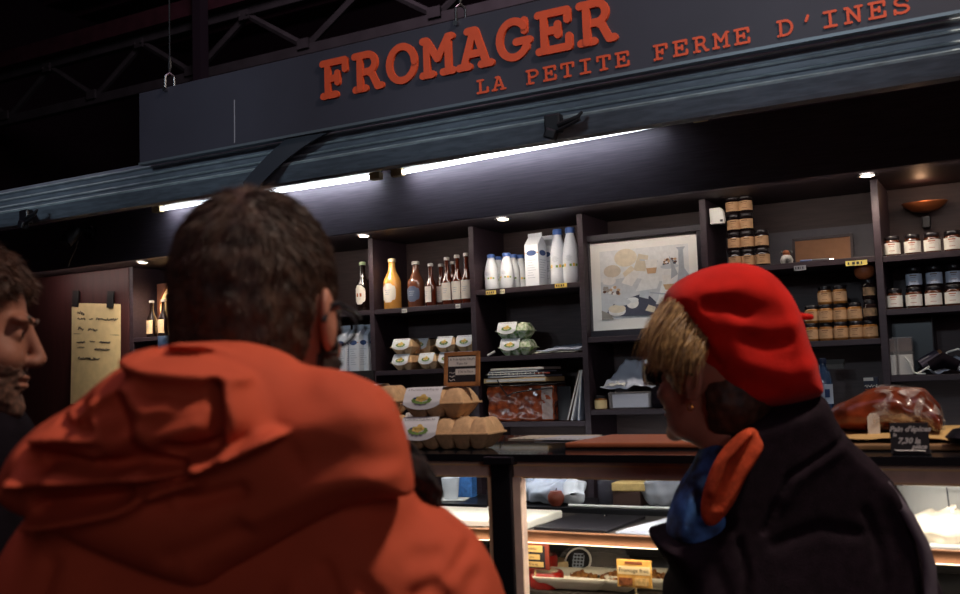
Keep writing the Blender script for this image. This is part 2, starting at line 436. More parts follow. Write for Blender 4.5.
# ---- the man in the orange jacket
def man_orange():
    fig = Fig(1.08); K = fig.K; m = 1/K
    hd = Head(fig, (262, 320, 0), 72, -3, 1.0)
    nb = hd.uvw((0, -.045, -.17))
    cx, shv, w0 = 258, 470, -5
    floor_z = 0
    gu = grid((30, 165, 9), (165, 350, 2.6), (350, 520, 9)); gv = grid((185, 420, 2.6), (420, 640, 8), (640, 1900, 14)); gw = grid((-150, -110, 8), (-110, 150, 4), (150, 260, 10))
    body, P, fz = person_body(fig, hd, False, gu, gv, gw, cx, shv, w0, 'person', 'man seen from behind in a rust orange hooded jacket with short dark hair and glasses', .20)
    trousers(fig, P, fz, grid((60, 460, 9)), grid((820, 1820, 12)), grid((-200, 170, 10)), body, denim)
    # hair: close cropped shell over the crown and nape, then short strands
    def hair(u, v, w):
        x, y, z = hd.coords(u, v, w); ax = np.abs(x)
        d = ell(x, y, z, (0, -.016, .034), (.0815, .1010, .1050))
        d = smin(d, ell(x, y, z, (0, -.050, -.035), (.066, .056, .075)), .03)
        line = np.where(y > .062, .06, 0)
        cut = np.maximum(np.maximum(-.095-z, y-.045-.6*z), np.minimum(.0+(-.002-z), .014+y)*1.0)     # nape, brow line, around the ears
        cut = np.maximum(np.maximum(-.088-z, y-.058-.5*np.maximum(z, 0)), np.where(y > -.028, (-.028+.30*(y+.028))-z+.0, -1))
        earhole = -ell(ax, y, z, (.084, -.006, -.008), (.03, .022, .038))
        d = smax(smax(d, cut, .008), earhole, .006)
        return (d+.0012*noise3(x, y, z, 260, 5))*hd.s/K
    g1, g2, g3 = grid((160, 352, 2.6)), grid((180, 420, 2.6)), grid((-130, 110, 3.2))
    D = hair(g1[:, None, None], g2[None, :, None], g3[None, None, :]); V, Q = net(D, g1, g2, g3)
    W = fig.world(V[:, 0], V[:, 1], V[:, 2])
    pts, nr = surf_pts(W, Q, 26000, RNG)
    out = pts-hd.world((0, -.01, .0)); sgn = np.sign((nr*out).sum(1))[:, None]; nr = nr*sgn
    loc = (pts-hd.o)@hd.M.T
    crown = hd.world((.01, -.06, .11)); flow = pts-crown; flow -= nr*(flow*nr).sum(1)[:, None]
    flow /= np.linalg.norm(flow, axis=1)[:, None]+1e-9
    topness = np.clip((loc[:, 2]-.03)/.08, 0, 1)
    L = .006+.012*topness; keep = loc[:, 1] < .07
    sv, sq = strands(pts[keep], (flow*.95+nr*.22)[keep], L[keep], .00045, RNG, jit=.18)
    V2, Q2 = join_np([(W, Q), (sv, sq)])
    mesh_np('hair', V2, Q2, hair_brown, body)
    # beard on the jaw
    def beard(u, v, w):
        x, y, z = hd.coords(u, v, w); ax = np.abs(x)
        d = head_sdf(x, y, z, False)-.006
        cut = np.maximum(np.maximum(z+.036+.35*np.maximum(0, y-.05), -(y-.004+.15*(z+.05))), -.115-z)
        side = np.where(z > -.04, 0, -1)
        d2 = smax(d, cut, .006)
        burn = smax(head_sdf(x, y, z, False)-.005, np.maximum(np.abs(y-.024)-.014, np.abs(z+.02)-.035), .005)
        return (np.minimum(d2, burn)+.0012*noise3(x, y, z, 300, 8))*hd.s/K
    fig.mesh(beard, grid((170, 352, 3)), grid((300, 450, 3)), grid((-30, 130, 3.5)), 'beard', beard_m, body)
    # spectacles: two temples running back over the ears and the rims in front
    mb = MB()
    for s in (-1, 1):
        mb.tube([hd.world(p) for p in ((s*.070, .10, .008), (s*.079, .06, .012), (s*.086, .01, .014), (s*.087, -.012, .010), (s*.086, -.024, -.008))], .0028, 8)
        c = hd.world((s*.035, .106, -.002)); r_, u_ = hd.M[0], hd.M[2]
        mb.tube([c+r_*.027*math.cos(a)+u_*.021*math.sin(a) for a in np.linspace(0, 2*PI, 20, endpoint=False)], .0024, 6, closed=True)
    mb.tube([hd.world((x_, .110, .004)) for x_ in (-.009, 0, .009)], .0022, 6)
    mb.build('glasses', plastic_black, body, smooth=True, rel=True)
    # black inner collar round the neck
    def collar(u, v, w):
        n1, n2 = hd.uvw((0, -.020, -.125)), hd.uvw((0, -.03, -.19))
        d = cap(u, v, w, n1, n2, .073*m, .10*m); di = cap(u, v, w, n1-(n2-n1)*.6, n2, .064*m, .085*m)
        lean_ = (n1[1]+4)-v+.10*(u-256)*-1*.6
        return smax(smax(d, -di, 3), lean_, 3)
    fig.mesh(collar, grid((140, 380, 4)), grid((310, 470, 4)), grid((-150, 120, 5)), 'collar', black_cloth, body)
    # jacket: trunk and shoulders, then the thrown-back hood as its own part
    out = catmull([(255, 352), (330, 385), (400, 462), (421, 497), (448, 512), (480, 542), (503, 588), (520, 660), (530, 780), (524, 960), (500, 1065), (20, 1065), (-10, 960), (-32, 780), (-22, 660), (2, 585), (24, 530), (70, 475), (150, 410)])
    gu = grid((-60, 560, 4)); gv = grid((335, 640, 4), (640, 1090, 9)); gw = grid((-190, 190, 6))
    d2 = poly_sd(gu[:, None], gv[None, :], out); d2 = np.where(d2 < -25, d2+(blur(d2, 6)-d2)*np.clip((-d2-25)/30, 0, 1), d2)
    fold = strokes(gu[:, None], gv[None, :], fig.ps([([(416, 558), (437, 561)], -5, 9), ([(452, 575), (468, 560)], -6, 8), ([(415, 592), (432, 586), (445, 600)], -9, 10), ([(362, 574), (378, 592), (384, 620)], -6, 8), ([(330, 560), (345, 600)], -5, 9), ([(400, 512), (440, 520), (470, 548)], 5, 16), ([(300, 580), (320, 640)], 5, 12), ([(470, 590), (450, 640), (460, 700)], -8, 12),
        ([(25, 528), (75, 518), (120, 508), (165, 488)], 9, 7), ([(60, 560), (40, 640), (55, 720)], -6, 10), ([(200, 640), (260, 700), (240, 800)], 6, 14)], -95))
    def jacket(u, v, w):
        ww = w+10+.05*(v-600)
        d = pillow(d2[:, :, None], ww, 82, 112)+1.6*noise3(u, v, w, .020, 11)
        return d-.8*fold[:, :, None]*np.clip((-w-10)/40, 0, 1)
    fig.mesh(jacket, gu, gv, gw, 'jacket', orange, body)
    hood = catmull([(10, 478), (20, 450), (44, 424), (80, 400), (110, 374), (145, 351), (180, 342), (240, 340), (280, 350), (305, 364), (345, 372), (385, 393), (403, 428), (412, 464), (415, 490), (402, 496), (370, 501), (340, 511), (290, 537), (240, 564), (200, 582), (120, 556), (50, 520), (15, 500)])
    hood = fig.pp(hood, -98)
    pouch = catmull([(10, 480), (19, 452), (44, 425), (80, 400), (110, 374), (145, 352), (185, 343), (228, 352), (254, 374), (275, 402), (284, 434), (242, 456), (207, 474), (180, 482), (120, 486), (40, 489), (16, 490)])
    pouch = fig.pp(pouch, -145)
    gu = grid((20, 440, 2.6)); gv = grid((315, 580, 2.6)); gw = grid((-250, -20, 5))
    U, V_ = gu[:, None], gv[None, :]
    h2 = poly_sd(U, V_, hood); h2 = np.where(h2 < -20, h2+(blur(h2, 7)-h2)*np.clip((-h2-20)/30, 0, 1), h2)
    p2 = poly_sd(U, V_, pouch); p2 = np.where(p2 < -12, p2+(blur(p2, 6)-p2)*np.clip((-p2-12)/20, 0, 1), p2)
    hf = strokes(U, V_, fig.ps([([(377, 402), (395, 428), (403, 452), (408, 480)], -3, 4), ([(290, 430), (340, 415), (380, 420)], 3, 14), ([(300, 460), (350, 455), (390, 470)], -3, 14), ([(250, 520), (320, 490), (390, 478)], 5, 12), ([(283, 434), (300, 470)], -3, 10), ([(320, 385), (350, 400)], 3, 14), ([(22, 530), (75, 519), (120, 509), (160, 491), (200, 478)], 20, 7), ([(40, 505), (130, 497)], -12, 8), ([(150, 500), (200, 500), (240, 490)], -8, 9), ([(160, 495), (178, 503)], 5, 5), ([(170, 560), (240, 530)], -5, 12)], -168))
    pf = strokes(U, V_, fig.ps([([(142, 356), (190, 358), (236, 368), (250, 376)], -13, 6), ([(118, 363), (150, 372), (238, 379)], 8, 7), ([(236, 364), (258, 377), (274, 401), (281, 428)], -20, 6.5),
        ([(213, 384), (219, 410), (218, 438), (210, 450)], -14, 5), ([(228, 390), (236, 420), (228, 452)], 7, 8), ([(168, 447), (190, 450), (212, 446)], -15, 6), ([(108, 470), (140, 460), (184, 474)], -17, 13), ([(113, 398), (124, 420), (130, 444)], -13, 11),
        ([(80, 416), (98, 400), (122, 387)], 9, 6), ([(60, 406), (74, 414), (86, 404)], -9, 5), ([(104, 372), (118, 383)], -9, 8), ([(28, 442), (58, 437), (97, 439)], 11, 6), ([(40, 458), (80, 462)], -8, 8), ([(26, 456), (40, 478)], -14, 8),
        ([(16, 482), (60, 480), (120, 479), (180, 475), (242, 453), (283, 433)], 22, 7), ([(30, 464), (100, 464)], -9, 6), ([(62, 470), (112, 450), (146, 428)], 6, 8), ([(130, 390), (150, 410), (170, 405)], 6, 9), ([(140, 445), (160, 436), (200, 425)], 6, 9), ([(150, 395), (200, 398)], -5, 9), ([(190, 462), (206, 470)], 6, 6), ([(100, 420), (108, 440)], 7, 6), ([(50, 425), (66, 430)], -7, 6)], -198))
    def hoodf(u, v, w):
        a = pillow(h2[:, :, None], w+98, 62, 74)+1.6*noise3(u, v, w, .022, 21)-hf[:, :, None]*np.clip((-w-90)/40, 0, 1)
        b = pillow(p2[:, :, None], w+140-.10*(v-430), 50, 66)+1.8*noise3(u, v, w, .035, 22)+1.3*noise3(u*.7, v*1.5, w*.4, .085, 23)-pf[:, :, None]*np.clip((-w-120)/40, 0, 1)
        return smin(a, b, 7)
    fig.mesh(hoodf, gu, gv, gw, 'hood', orange, body)
    # black fuzzy sleeve end of a bag strap at his far side
    def fur(u, v, w):
        d = cap(u, v, w, (418, 470, -10), (436, 500, 0), 13, 9)
        return smin(d, cap(u, v, w, (405, 450, 0), (418, 476, -10), 10), 8)+2.2*noise3(u, v, w, .35, 9)
    fig.mesh(fur, grid((385, 460, 2)), grid((430, 525, 2)), grid((-40, 40, 3)), 'bag_strap', mat('black_fur', '140e10', .95, var=.5, scale=90, col2='2c1712'), body)
man_orange()

# ---- the woman in the red beret
def woman():
    fig = Fig(1.72); K = fig.K; m = 1/K
    hd = Head(fig, (713, 380, 0), 139, 4, .93)
    gu = grid((540, 650, 8), (650, 780, 1.8), (780, 960, 8)); gv = grid((300, 460, 1.8), (460, 560, 6), (560, 1300, 10)); gw = grid((-80, -52, 6), (-52, 66, 2.2), (66, 150, 7))
    body, P, fz = person_body(fig, hd, True, gu, gv, gw, 790, 500, -10, 'person', 'woman in a red beret and dark wool coat facing the counter', .125, skinm=skin_pale)
    trousers(fig, P, fz, grid((690, 860, 6)), grid((740, 1240, 9)), grid((-70, 90, 6)), body, black_cloth)
    # blond fringe and side hair: a shell plus long strands falling from under the beret
    def hair(u, v, w):
        x, y, z = hd.coords(u, v, w); ax = np.abs(x)
        d = ell(x, y, z, (0, -.012, .028), (.088, .106, .098))
        cut = np.maximum(np.maximum(-.03-z, y-.075-.4*z), -.01-y)
        ear = -ell(ax, y, z, (.084, .0, -.006), (.03, .026, .036))
        face = -ell(x, y, z, (0, .11, -.02), (.065, .06, .05))
        return (smax(smax(smax(d, cut, .01), ear, .006), face, .006)+.0015*noise3(x, y, z, 200, 5))*hd.s/K
    g1, g2, g3 = grid((650, 790, 1.8)), grid((315, 440, 1.8)), grid((-70, 75, 2.4))
    V, Q = net(hair(g1[:, None, None], g2[None, :, None], g3[None, None, :]), g1, g2, g3)
    W = fig.world(V[:, 0], V[:, 1], V[:, 2]); parts = [(W, Q)]
    r = RNG; N = 3200
    for i in range(N):
        q = r.random(); wd = r.uniform(-62, 20)
        # root along the beret rim, sweeping out over the brow, then down
        ru = 668+r.uniform(-4, 30); rv = 300+(ru-664)*1.15+r.uniform(-4, 6)
        f = (ru-664)/34
        tip_u = 640+f*44+r.normal(scale=5); tip_v = 355+f*8+r.normal(scale=7)
        bul = r.uniform(2, 12)*(1-f*.6)
        pts = []
        for t in np.linspace(0, 1, 7):
            pts.append((ru+(tip_u-ru)*t**1.15-bul*math.sin(PI*t)*.9, rv+(tip_v-rv)*t, wd*.75-8-16*math.sin(PI*t*.6)+r.normal(scale=.4)))
        p = np.array(pts); wp = fig.world(p[:, 0], p[:, 1], p[:, 2])
        s_ = np.cross(wp[-1]-wp[0], r.normal(size=3)); s_ /= np.linalg.norm(s_)
        w_ = .0007*np.linspace(1, .25, 7)[:, None]
        vv = np.stack([wp-s_*w_, wp+s_*w_], 1).reshape(-1, 3)
        parts.append((vv, np.array([(2*k, 2*k+1, 2*k+3, 2*k+2) for k in range(6)])))
    V2, Q2 = join_np(parts); mesh_np('hair', V2, Q2, hair_blond, body)
    def nape(u, v, w):  # dark mass whose brown tone paints the shade under the beret
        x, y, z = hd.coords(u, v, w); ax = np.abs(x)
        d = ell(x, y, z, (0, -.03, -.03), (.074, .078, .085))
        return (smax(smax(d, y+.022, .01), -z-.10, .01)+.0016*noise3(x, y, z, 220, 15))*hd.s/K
    fig.mesh(nape, grid((650, 800, 2.2)), grid((330, 460, 2.2)), grid((-70, 75, 2.6)), 'nape_hair_shade', hair_brown, body)['label'] = 'nape hair under the beret, its dark brown tone standing in for shade'
    # dark wraparound sunglasses
    mb = MB(); 
    def wrap(i, j):
        a = (i-.5)*2*1.25; return hd.world((math.sin(a)*.078, .040+math.cos(a)*.094+.006*math.sin(PI*j), .034-.050*j*(1-.15*abs(i-.5))))
    mb.sheet(wrap, 24, 6)
    mb.build('sunglasses', lens_dark, body, smooth=True, solid=.003, rel=True)
    mb = MB()
    for s in (-1, 1): MB().tube([hd.world(p) for p in ((s*.072, .058, .016), (s*.083, .02, .016), (s*.086, -.006, .012))], .003, 6).build('sunglasses_temple', plastic_black, body, smooth=True, rel=True)
    mb = MB(); e = hd.world((-.086, -.0, -.042)); mb.tube([e+np.array([0, 0, -.004])+hd.M[1]*.005*math.cos(a)+np.array([0, 0, 1])*.006*math.sin(a) for a in np.linspace(0, 2*PI, 14, endpoint=False)], .0011, 5, closed=True)
    mb.build('earring', gold, body, smooth=True, rel=True)
    # beret
    out = catmull([(664, 302), (670, 288), (686, 276), (708, 267), (735, 263), (760, 270), (780, 289), (792, 312), (800, 337), (808, 362), (815, 384), (811, 395), (795, 400), (765, 405), (738, 402), (716, 388), (697, 366), (682, 342), (670, 322)])
    gu = grid((650, 830, 1.7)); gv = grid((250, 420, 1.7)); gw = grid((-75, 75, 2.4)); U, V_ = gu[:, None], gv[None, :]
    b2 = poly_sd(U, V_, out); b2 = np.where(b2 < -12, b2+(blur(b2, 7)-b2)*np.clip((-b2-12)/20, 0, 1), b2)
    bf = strokes(U, V_, [([(694, 304), (714, 306), (728, 311)], -9, 7), ([(690, 292), (720, 290), (745, 298)], 3, 8), ([(728, 335), (748, 342), (768, 339)], -5, 6), ([(715, 322), (750, 326), (775, 322)], 4, 8), ([(730, 360), (770, 368), (800, 360)], 5, 10), ([(735, 378), (765, 386)], -4, 7), ([(700, 335), (715, 360), (740, 385)], -4, 9),
        ([(665, 303), (672, 322), (684, 343), (699, 367), (718, 389), (740, 402), (766, 405), (800, 399)], 4, 4), ([(674, 304), (681, 322), (693, 342), (708, 362)], -4, 4)])
    tail0, tail1 = (785, 315, 0), (811, 317, 0)
    def beret(u, v, w):
        d = pillow(b2[:, :, None], w+6, 26, 58)+.4*noise3(u, v, w, .07, 31)-bf[:, :, None]*.30*np.clip((-w+5)/25, 0, 1)
        hol = ell(u, v, w, hd.c, (.078*m, .098*m, .1*m))
        return smin(d, cap(u, v, w, tail0, tail1, 4.2, 3.2), 3)
    fig.mesh(beret, gu, gv, gw, 'beret', red_wool, body)
    # scarf, two coloured folds
    def scarf(pts, name, material, wo, H, R, fl):
        o_ = catmull(pts, 5); gu = grid((650, 770, 1.8)); gv = grid((400, 550, 1.8)); gw = grid((-110, 60, 3))
        s2 = poly_sd(gu[:, None], gv[None, :], o_); s2 = blur(s2, 3); ff = strokes(gu[:, None], gv[None, :], fl)
        return fig.mesh(lambda u, v, w: pillow(s2[:, :, None], w-wo, R, H)+.5*noise3(u, v, w, .12, 41)-.6*ff[:, :, None]*np.clip((wo-w)/10, 0, 1), gu, gv, gw, name, material, body)
    silk_o = mat('scarf_orange', 'b8482a', .85, var=.3, scale=40, bump=.4, bscale=160, spec=.15)
    silk_b = mat('scarf_blue', '4a80c8', .8, var=.3, scale=22, col2='171d33')
    blue = scarf([(716, 436), (700, 444), (692, 459), (680, 480), (670, 502), (665, 524), (672, 540), (720, 540), (735, 500), (730, 460)], 'scarf', silk_b, -14, 34, 14, [([(690, 470), (676, 500), (672, 525)], 3, 4), ([(684, 480), (690, 505)], -4, 4)])
    blue['label'] = 'blue lower fold of the silk scarf'
    og = scarf([(739, 417), (722, 424), (706, 440), (694, 461), (687, 489), (688, 506), (696, 514), (706, 505), (718, 488), (731, 462), (742, 438)], 'scarf_fold', silk_o, -64, 11, 11, [([(728, 424), (706, 448), (694, 478)], 9, 4), ([(738, 424), (714, 452), (700, 490)], -8, 3.5), ([(746, 430), (724, 462), (704, 496)], 8, 4), ([(716, 428), (700, 446)], -6, 3)])
    og['label'] = 'orange upper fold of the silk scarf'
    # coat
    out = catmull([(728, 416), (785, 395), (814, 391), (829, 416), (845, 437), (868, 458), (894, 490), (908, 530), (921, 563), (934, 596), (950, 660), (962, 760), (966, 900), (975, 1010), (660, 1010), (655, 850), (662, 720), (668, 640), (665, 594), (673, 574), (664, 558), (653, 541), (656, 534), (684, 526), (705, 515), (700, 495), (704, 470), (714, 440)], 5)
    gu = grid((630, 990, 3)); gv = grid((375, 610, 3), (610, 1030, 7)); gw = grid((-95, 100, 4)); U, V_ = gu[:, None], gv[None, :]
    c2 = poly_sd(U, V_, out); c2 = np.where(c2 < -14, c2+(blur(c2, 5)-c2)*np.clip((-c2-14)/20, 0, 1), c2)
    cf = strokes(U, V_, [([(829, 427), (800, 447), (771, 466), (757, 495), (748, 518)], -5, 3), ([(815, 440), (785, 460), (765, 485)], 3, 8), ([(843, 500), (854, 531), (858, 562), (850, 640)], -3, 5), ([(757, 531), (800, 513), (836, 520)], -3, 6), ([(653, 541), (690, 532), (722, 520)], 4, 5), ([(722, 520), (730, 560), (722, 640), (715, 800)], -4, 4), ([(668, 560), (690, 590), (700, 640)], 3, 10), ([(870, 480), (885, 520), (880, 600)], 4, 10), ([(700, 545), (712, 580)], -3, 6)])
    def coat(u, v, w):
        return pillow(c2[:, :, None], w-8+.13*np.maximum(v-520, 0), 20, 68)+.3*noise3(u, v, w, .03, 51)-.32*cf[:, :, None]*np.clip((-w)/20, 0, 1)
    fig.mesh(coat, gu, gv, gw, 'coat', black_wool, body)
    # shoulder bag strap down the back with two bright studs
    mb = MB(); web = mat('strap_webbing', '544b55', .7, bump=.4, bscale=400)
    def st(pts, hw):
        vs = []
        for i, (a, b, c) in enumerate(pts):
            vs += [fig.world(a-hw, b, c), fig.world(a+hw, b, c-1.5)]
        return mb.add(vs, [(2*i, 2*i+1, 2*i+3, 2*i+2) for i in range(len(pts)-1)])
    st([(862, 472, -52), (880, 500, -64), (891, 525, -70), (896, 545, -74), (895, 570, -79), (890, 600, -84), (884, 650, -92)], 5.5)
    mb.build('bag_strap', web, body, smooth=True, solid=.004, rel=True)
    mb = MB()
    for (a, b) in ((884.5, 578), (884.5, 586)): MB().lathe([(0, .004), (.003, .003), (.0042, 0), (0, -.002)], fig.world(a, b, -86), 10, M=Matrix(ROT.tolist())).build('strap_stud', mat('bright_metal', 'e8e2da', .25, metal=.6), body, smooth=True, rel=True)
woman()

# ---- the man at the left edge
def man_left():
    fig = Fig(1.42); K = fig.K; m = 1/K
    hd = Head(fig, (-39, 332, 0), 14, -6, 1.0)
    gu = grid((-210, -110, 9), (-110, 70, 2), (70, 130, 9)); gv = grid((225, 440, 2), (440, 560, 7), (560, 1500, 12)); gw = grid((-110, -62, 8), (-62, 75, 2.6), (75, 190, 9))
    body, P, fz = person_body(fig, hd, False, gu, gv, gw, -55, 480, 5, 'person', 'man in profile at the left edge with short brown hair and stubble, in dark clothes', .19, skinm=mat('skin_tan', '8a5a48', .6, var=.14, scale=30, bump=.15, bscale=300, spec=.3))
    trousers(fig, P, fz, grid((-190, 90, 8)), grid((740, 1450, 10)), grid((-110, 120, 8)), body, denim)
    def hair(u, v, w):
        x, y, z = hd.coords(u, v, w); ax = np.abs(x)
        d = ell(x, y, z, (0, -.010, .034), (.086, .107, .097))
        cut = np.maximum(np.maximum(-.07-z-.0*y, y-.060-.38*z+.0), np.where(y > -.03, (-.005+.95*(y+.0))-z, -1)*np.where(y > .03, .8, 1))
        ear = -ell(ax, y, z, (.084, -.006, -.008), (.03, .022, .036))
        return (smax(smax(d, cut, .008), ear, .006)+.0016*noise3(x, y, z, 220, 6))*hd.s/K
    g1, g2, g3 = grid((-130, 60, 2)), grid((230, 420, 2)), grid((-70, 75, 2.6))
    V, Q = net(hair(g1[:, None, None], g2[None, :, None], g3[None, None, :]), g1, g2, g3); W = fig.world(V[:, 0], V[:, 1], V[:, 2])
    pts, nr = surf_pts(W, Q, 14000, RNG); c = hd.world((0, -.02, .02)); nr = nr*np.sign((nr*(pts-c)).sum(1))[:, None]
    crown = hd.world((.0, -.07, .12)); flow = pts-crown; flow -= nr*(flow*nr).sum(1)[:, None]; flow /= np.linalg.norm(flow, axis=1)[:, None]+1e-9
    sv, sq = strands(pts, flow*.95+nr*.3, .02, .0006, RNG, jit=.18)
    V2, Q2 = join_np([(W, Q), (sv, sq)]); mesh_np('hair', V2, Q2, hair_tan, body)
    def beard(u, v, w):
        x, y, z = hd.coords(u, v, w)
        d = head_sdf(x, y, z, False)-.0014
        cut = np.maximum(z+.030+.25*np.maximum(0, y-.03), -(y-.008+.2*(z+.05)))
        lips = -ell(x, y, z, (0, .098, -.064), (.024, .02, .011))
        return (smax(smax(d, cut, .006), lips, .004)+.0008*noise3(x, y, z, 420, 8))*hd.s/K
    fig.mesh(beard, grid((-80, 60, 2)), grid((330, 430, 2)), grid((-60, 65, 2.6)), 'beard', stubble, body)
    for s in (-1, 1):
        MB().tube([hd.world((s*.014, .094, .020)), hd.world((s*.032, .093, .026)), hd.world((s*.048, .078, .022))], [.003, .0036, .0015], 6).build('eyebrow', hair_brown, body, smooth=True, rel=True)
    for s in (-1, 1):
        c = hd.world((s*.032, .0872, .001)); MB().lathe([(0, .0016), (.004, .0012), (.0058, 0)], c, 10, M=Matrix(hd.M.T.tolist())@Matrix.Rotation(-PI/2, 3, 'X')).build('iris', mat('iris', '1c120d', .2), body, smooth=True, rel=True)
    out = catmull([(-60, 402), (-15, 402), (8, 408), (28, 440), (36, 490), (42, 560), (40, 700), (30, 840), (-150, 840), (-170, 700), (-165, 520), (-130, 440), (-95, 410)])
    gu = grid((-200, 70, 4)); gv = grid((385, 620, 4), (620, 860, 8)); gw = grid((-110, 120, 5))
    c2 = poly_sd(gu[:, None], gv[None, :], out); c2 = np.where(c2 < -20, c2+(blur(c2, 6)-c2)*np.clip((-c2-20)/20, 0, 1), c2)
    fig.mesh(lambda u, v, w: pillow(c2[:, :, None], w-5+.08*(v-450), 70, 80)+1.5*noise3(u, v, w, .04, 61), gu, gv, gw, 'jacket', black_cloth, body)
man_left()
# ------------------------------------------------------------------ the market hall and the stall
wood = mat('dark_wood', '2e2129', .55, var=.22, scale=9, stretch=(1, 8, 14), bump=.15, bscale=60)
wood_fascia = mat('fascia_wood', '6e6674', .5, var=.16, scale=7, stretch=(1, 10, 26), bump=.12, bscale=50)
wood_red = mat('red_brown_panel', '3d1b1c', .55, var=.15, scale=6, stretch=(10, 10, 1))
back_brown = mat('brown_back_panel', '3a2b2b', .6, var=.2, scale=8, stretch=(1, 8, 14))
back_grey = mat('grey_back_panel', '55525a', .6, var=.1, scale=10)
zinc = mat('shutter_metal', '6e7883', .45, metal=.0, var=.18, scale=14, stretch=(1, 6, 6), bump=.2, bscale=40)
dark_steel = mat('dark_steel', '26262a', .5, metal=.4, var=.2, scale=12)
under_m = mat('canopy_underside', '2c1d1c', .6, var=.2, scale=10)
sign_m = mat('sign_board', '33333f', .55, var=.10, scale=3, detail=6, bump=.05, bscale=30)
letter_m = mat('letter_orange', 'd2502a', .5, var=.05, scale=30)
chrome = mat('chrome', 'b9b9bc', .25, metal=1)
brass = mat('bronze_trim', 'dcc0ac', .42, metal=0, var=.1, scale=20)
brass_edge = mat('bright_edge', 'f0cc98', .3)
black_m = mat('black_trim', '141318', .35)
glass = mat('glass', 'f4f6f6', .02, trans=1, ior=1.05, spec=.35)
glass_top = mat('counter_glass', '20242a', .04, spec=.6, trans=.35, ior=1.3)
white_pl = mat('white_plastic', 'd9d8d2', .4)
paper = mat('white_paper', 'd4d3cf', .85, var=.05, scale=30)
cream = mat('cream_paper', 'dcc493', .85, var=.06, scale=20)
ink = mat('ink', '2b2a33', .8)
tape = mat('black_tape', '0f0d10', .6)
steel_in = mat('case_steel', '4c4744', .45, metal=.4)
shelf_edge = mat('copper_edge', '9a6a4c', .4, metal=.4, var=.08, scale=10)

# hall shell
floor_m = mat('hall_floor', '2a2626', .5, var=.2, scale=3)
struct(MB().bx(-16, 7, -6, 16, -.1, 0).build('floor', floor_m))
struct(MB().bx(-16, 7, 16, 16.2, 0, 9).build('wall_back', mat('hall_wall', '1e1219', .9)))
struct(MB().bx(-16.2, -16, -6, 16, 0, 9).build('wall_left', mat('hall_wall', '1e1219', .9)))
struct(MB().bx(7, 7.2, -6, 16, 0, 9).build('wall_right', mat('hall_wall', '1e1219', .9)))
struct(MB().bx(-16, 7, -6.2, -6, 0, 9).build('wall_front', mat('hall_wall', '1e1219', .9)))
roof_m = mat('roof_boards', '3a262c', .8, var=.25, scale=4, stretch=(8, 1, 1))
mb = MB().bx(-16, 7, -6, 16, 9, 9.1)
for i in range(30): mb.bx(-16, 7, -5.6+i*.72, -5.52+i*.72, 8.88, 9.0)
struct(mb.build('ceiling', roof_m))
# lattice girder crossing the hall behind the stall
t = thing('roof_girder', 'dark steel lattice girder under the hall roof behind the shop sign', 'girder', (-8, 10, 5.7))
gm = mat('girder_steel', '3a3f3d', .6, metal=.2, var=.15, scale=5); gr = mat('girder_top', '3a2226', .6, var=.2, scale=5)
MB().bx(-16, 7, 9.94, 10.06, 6.42, 6.56).build('top_chord', gm, t, bevel=.01, rel=True)
MB().bx(-16, 7, 9.80, 10.20, 6.56, 6.80).build('purlin', gr, t, rel=True)
MB().bx(-16, 7, 9.94, 10.06, 5.70, 5.84).build('bottom_chord', gm, t, bevel=.01, rel=True)
tops = [at(a, b, 10)[0] for a, b in ((51, 70), (146, 43), (252, 14))]; bots = [at(a, b, 10)[0] for a, b in ((12, 122), (97, 101), (203, 74), (305, 50))]
pitch = ((tops[2]-tops[0])/2+(bots[3]-bots[0])/3)/2
x0 = tops[0]-pitch*3
for i in range(15):
    a = x0+i*pitch; b = a+pitch*.5; c = a-pitch*.5
    if a > 6: break
    if a > -15.4:
        MB().tube([(a, 10, 6.44), (b, 10, 5.82)], .05, 6).build('web_bar', gm, t, rel=True)
        MB().tube([(a, 10, 6.44), (c, 10, 5.82)], .05, 6).build('web_bar', gm, t, rel=True)
        mb = MB().box((a, 9.92, 6.42), (.16, .03, .13)); 
        for dx in (-.07, .07): mb.lathe([(0, .02), (.02, .015), (.025, 0)], (a+dx, 9.905, 6.42), 8, M=Matrix.Rotation(PI/2, 3, 'X'))
        mb.build('gusset', gm, t, rel=True)
        MB().box((b, 9.92, 5.84), (.18, .03, .13)).build('gusset', gm, t, rel=True)
p = at(202, 60, 9.7)
tag(MB().bx(p[0]-.07, p[0]+.07, 9.6, 9.75, 0, 8.9).build('hall_post', mat('post_steel', '221f24', .6)), 'slim dark post crossing the lattice girder behind the left of the sign', 'post')

# warm aisle lamp on the right; the others are added fill, out of view
def lamp(name, loc, to, power, size, col, label):
    l = bpy.data.lights.new(name, 'AREA'); l.energy = power; l.size = size; l.color = col; l.shape = 'DISK'
    o = bpy.data.objects.new(name, l); COL.objects.link(o); o.location = loc
    o.rotation_euler = (Vector(to)-Vector(loc)).to_track_quat('-Z', 'Y').to_euler(); return o
lamp('aisle_lamp', (.75, 1.55, 4.0), (-.5, 1.1, 1.4), 66, .35, (1, .84, .70), '')
lamp('cool_fill_lamp', (-1.0, -1.0, 7.5), (-1.0, 1.6, 1.3), 14, 2.5, (.80, .86, 1), '')  # added cool fill from above
lamp('hall_fill_lamp', (-5, 6.0, 8.2), (-5, 12, 3), 150, 2.0, (1, .62, .82), '')  # added tinted fill lifting the back wall, roof and girder
lamp('side_fill_lamp', (3.8, -3.2, 2.9), (-1.4, 4, 1.7), 30, 2.2, (1, .80, .86), '')  # added low fill from the right for shelves and counter front
lamp('roof_fill_lamp', (-2, 0, 8.8), (-2, .01, 0), 70, 8.0, (1, .58, .82), '')
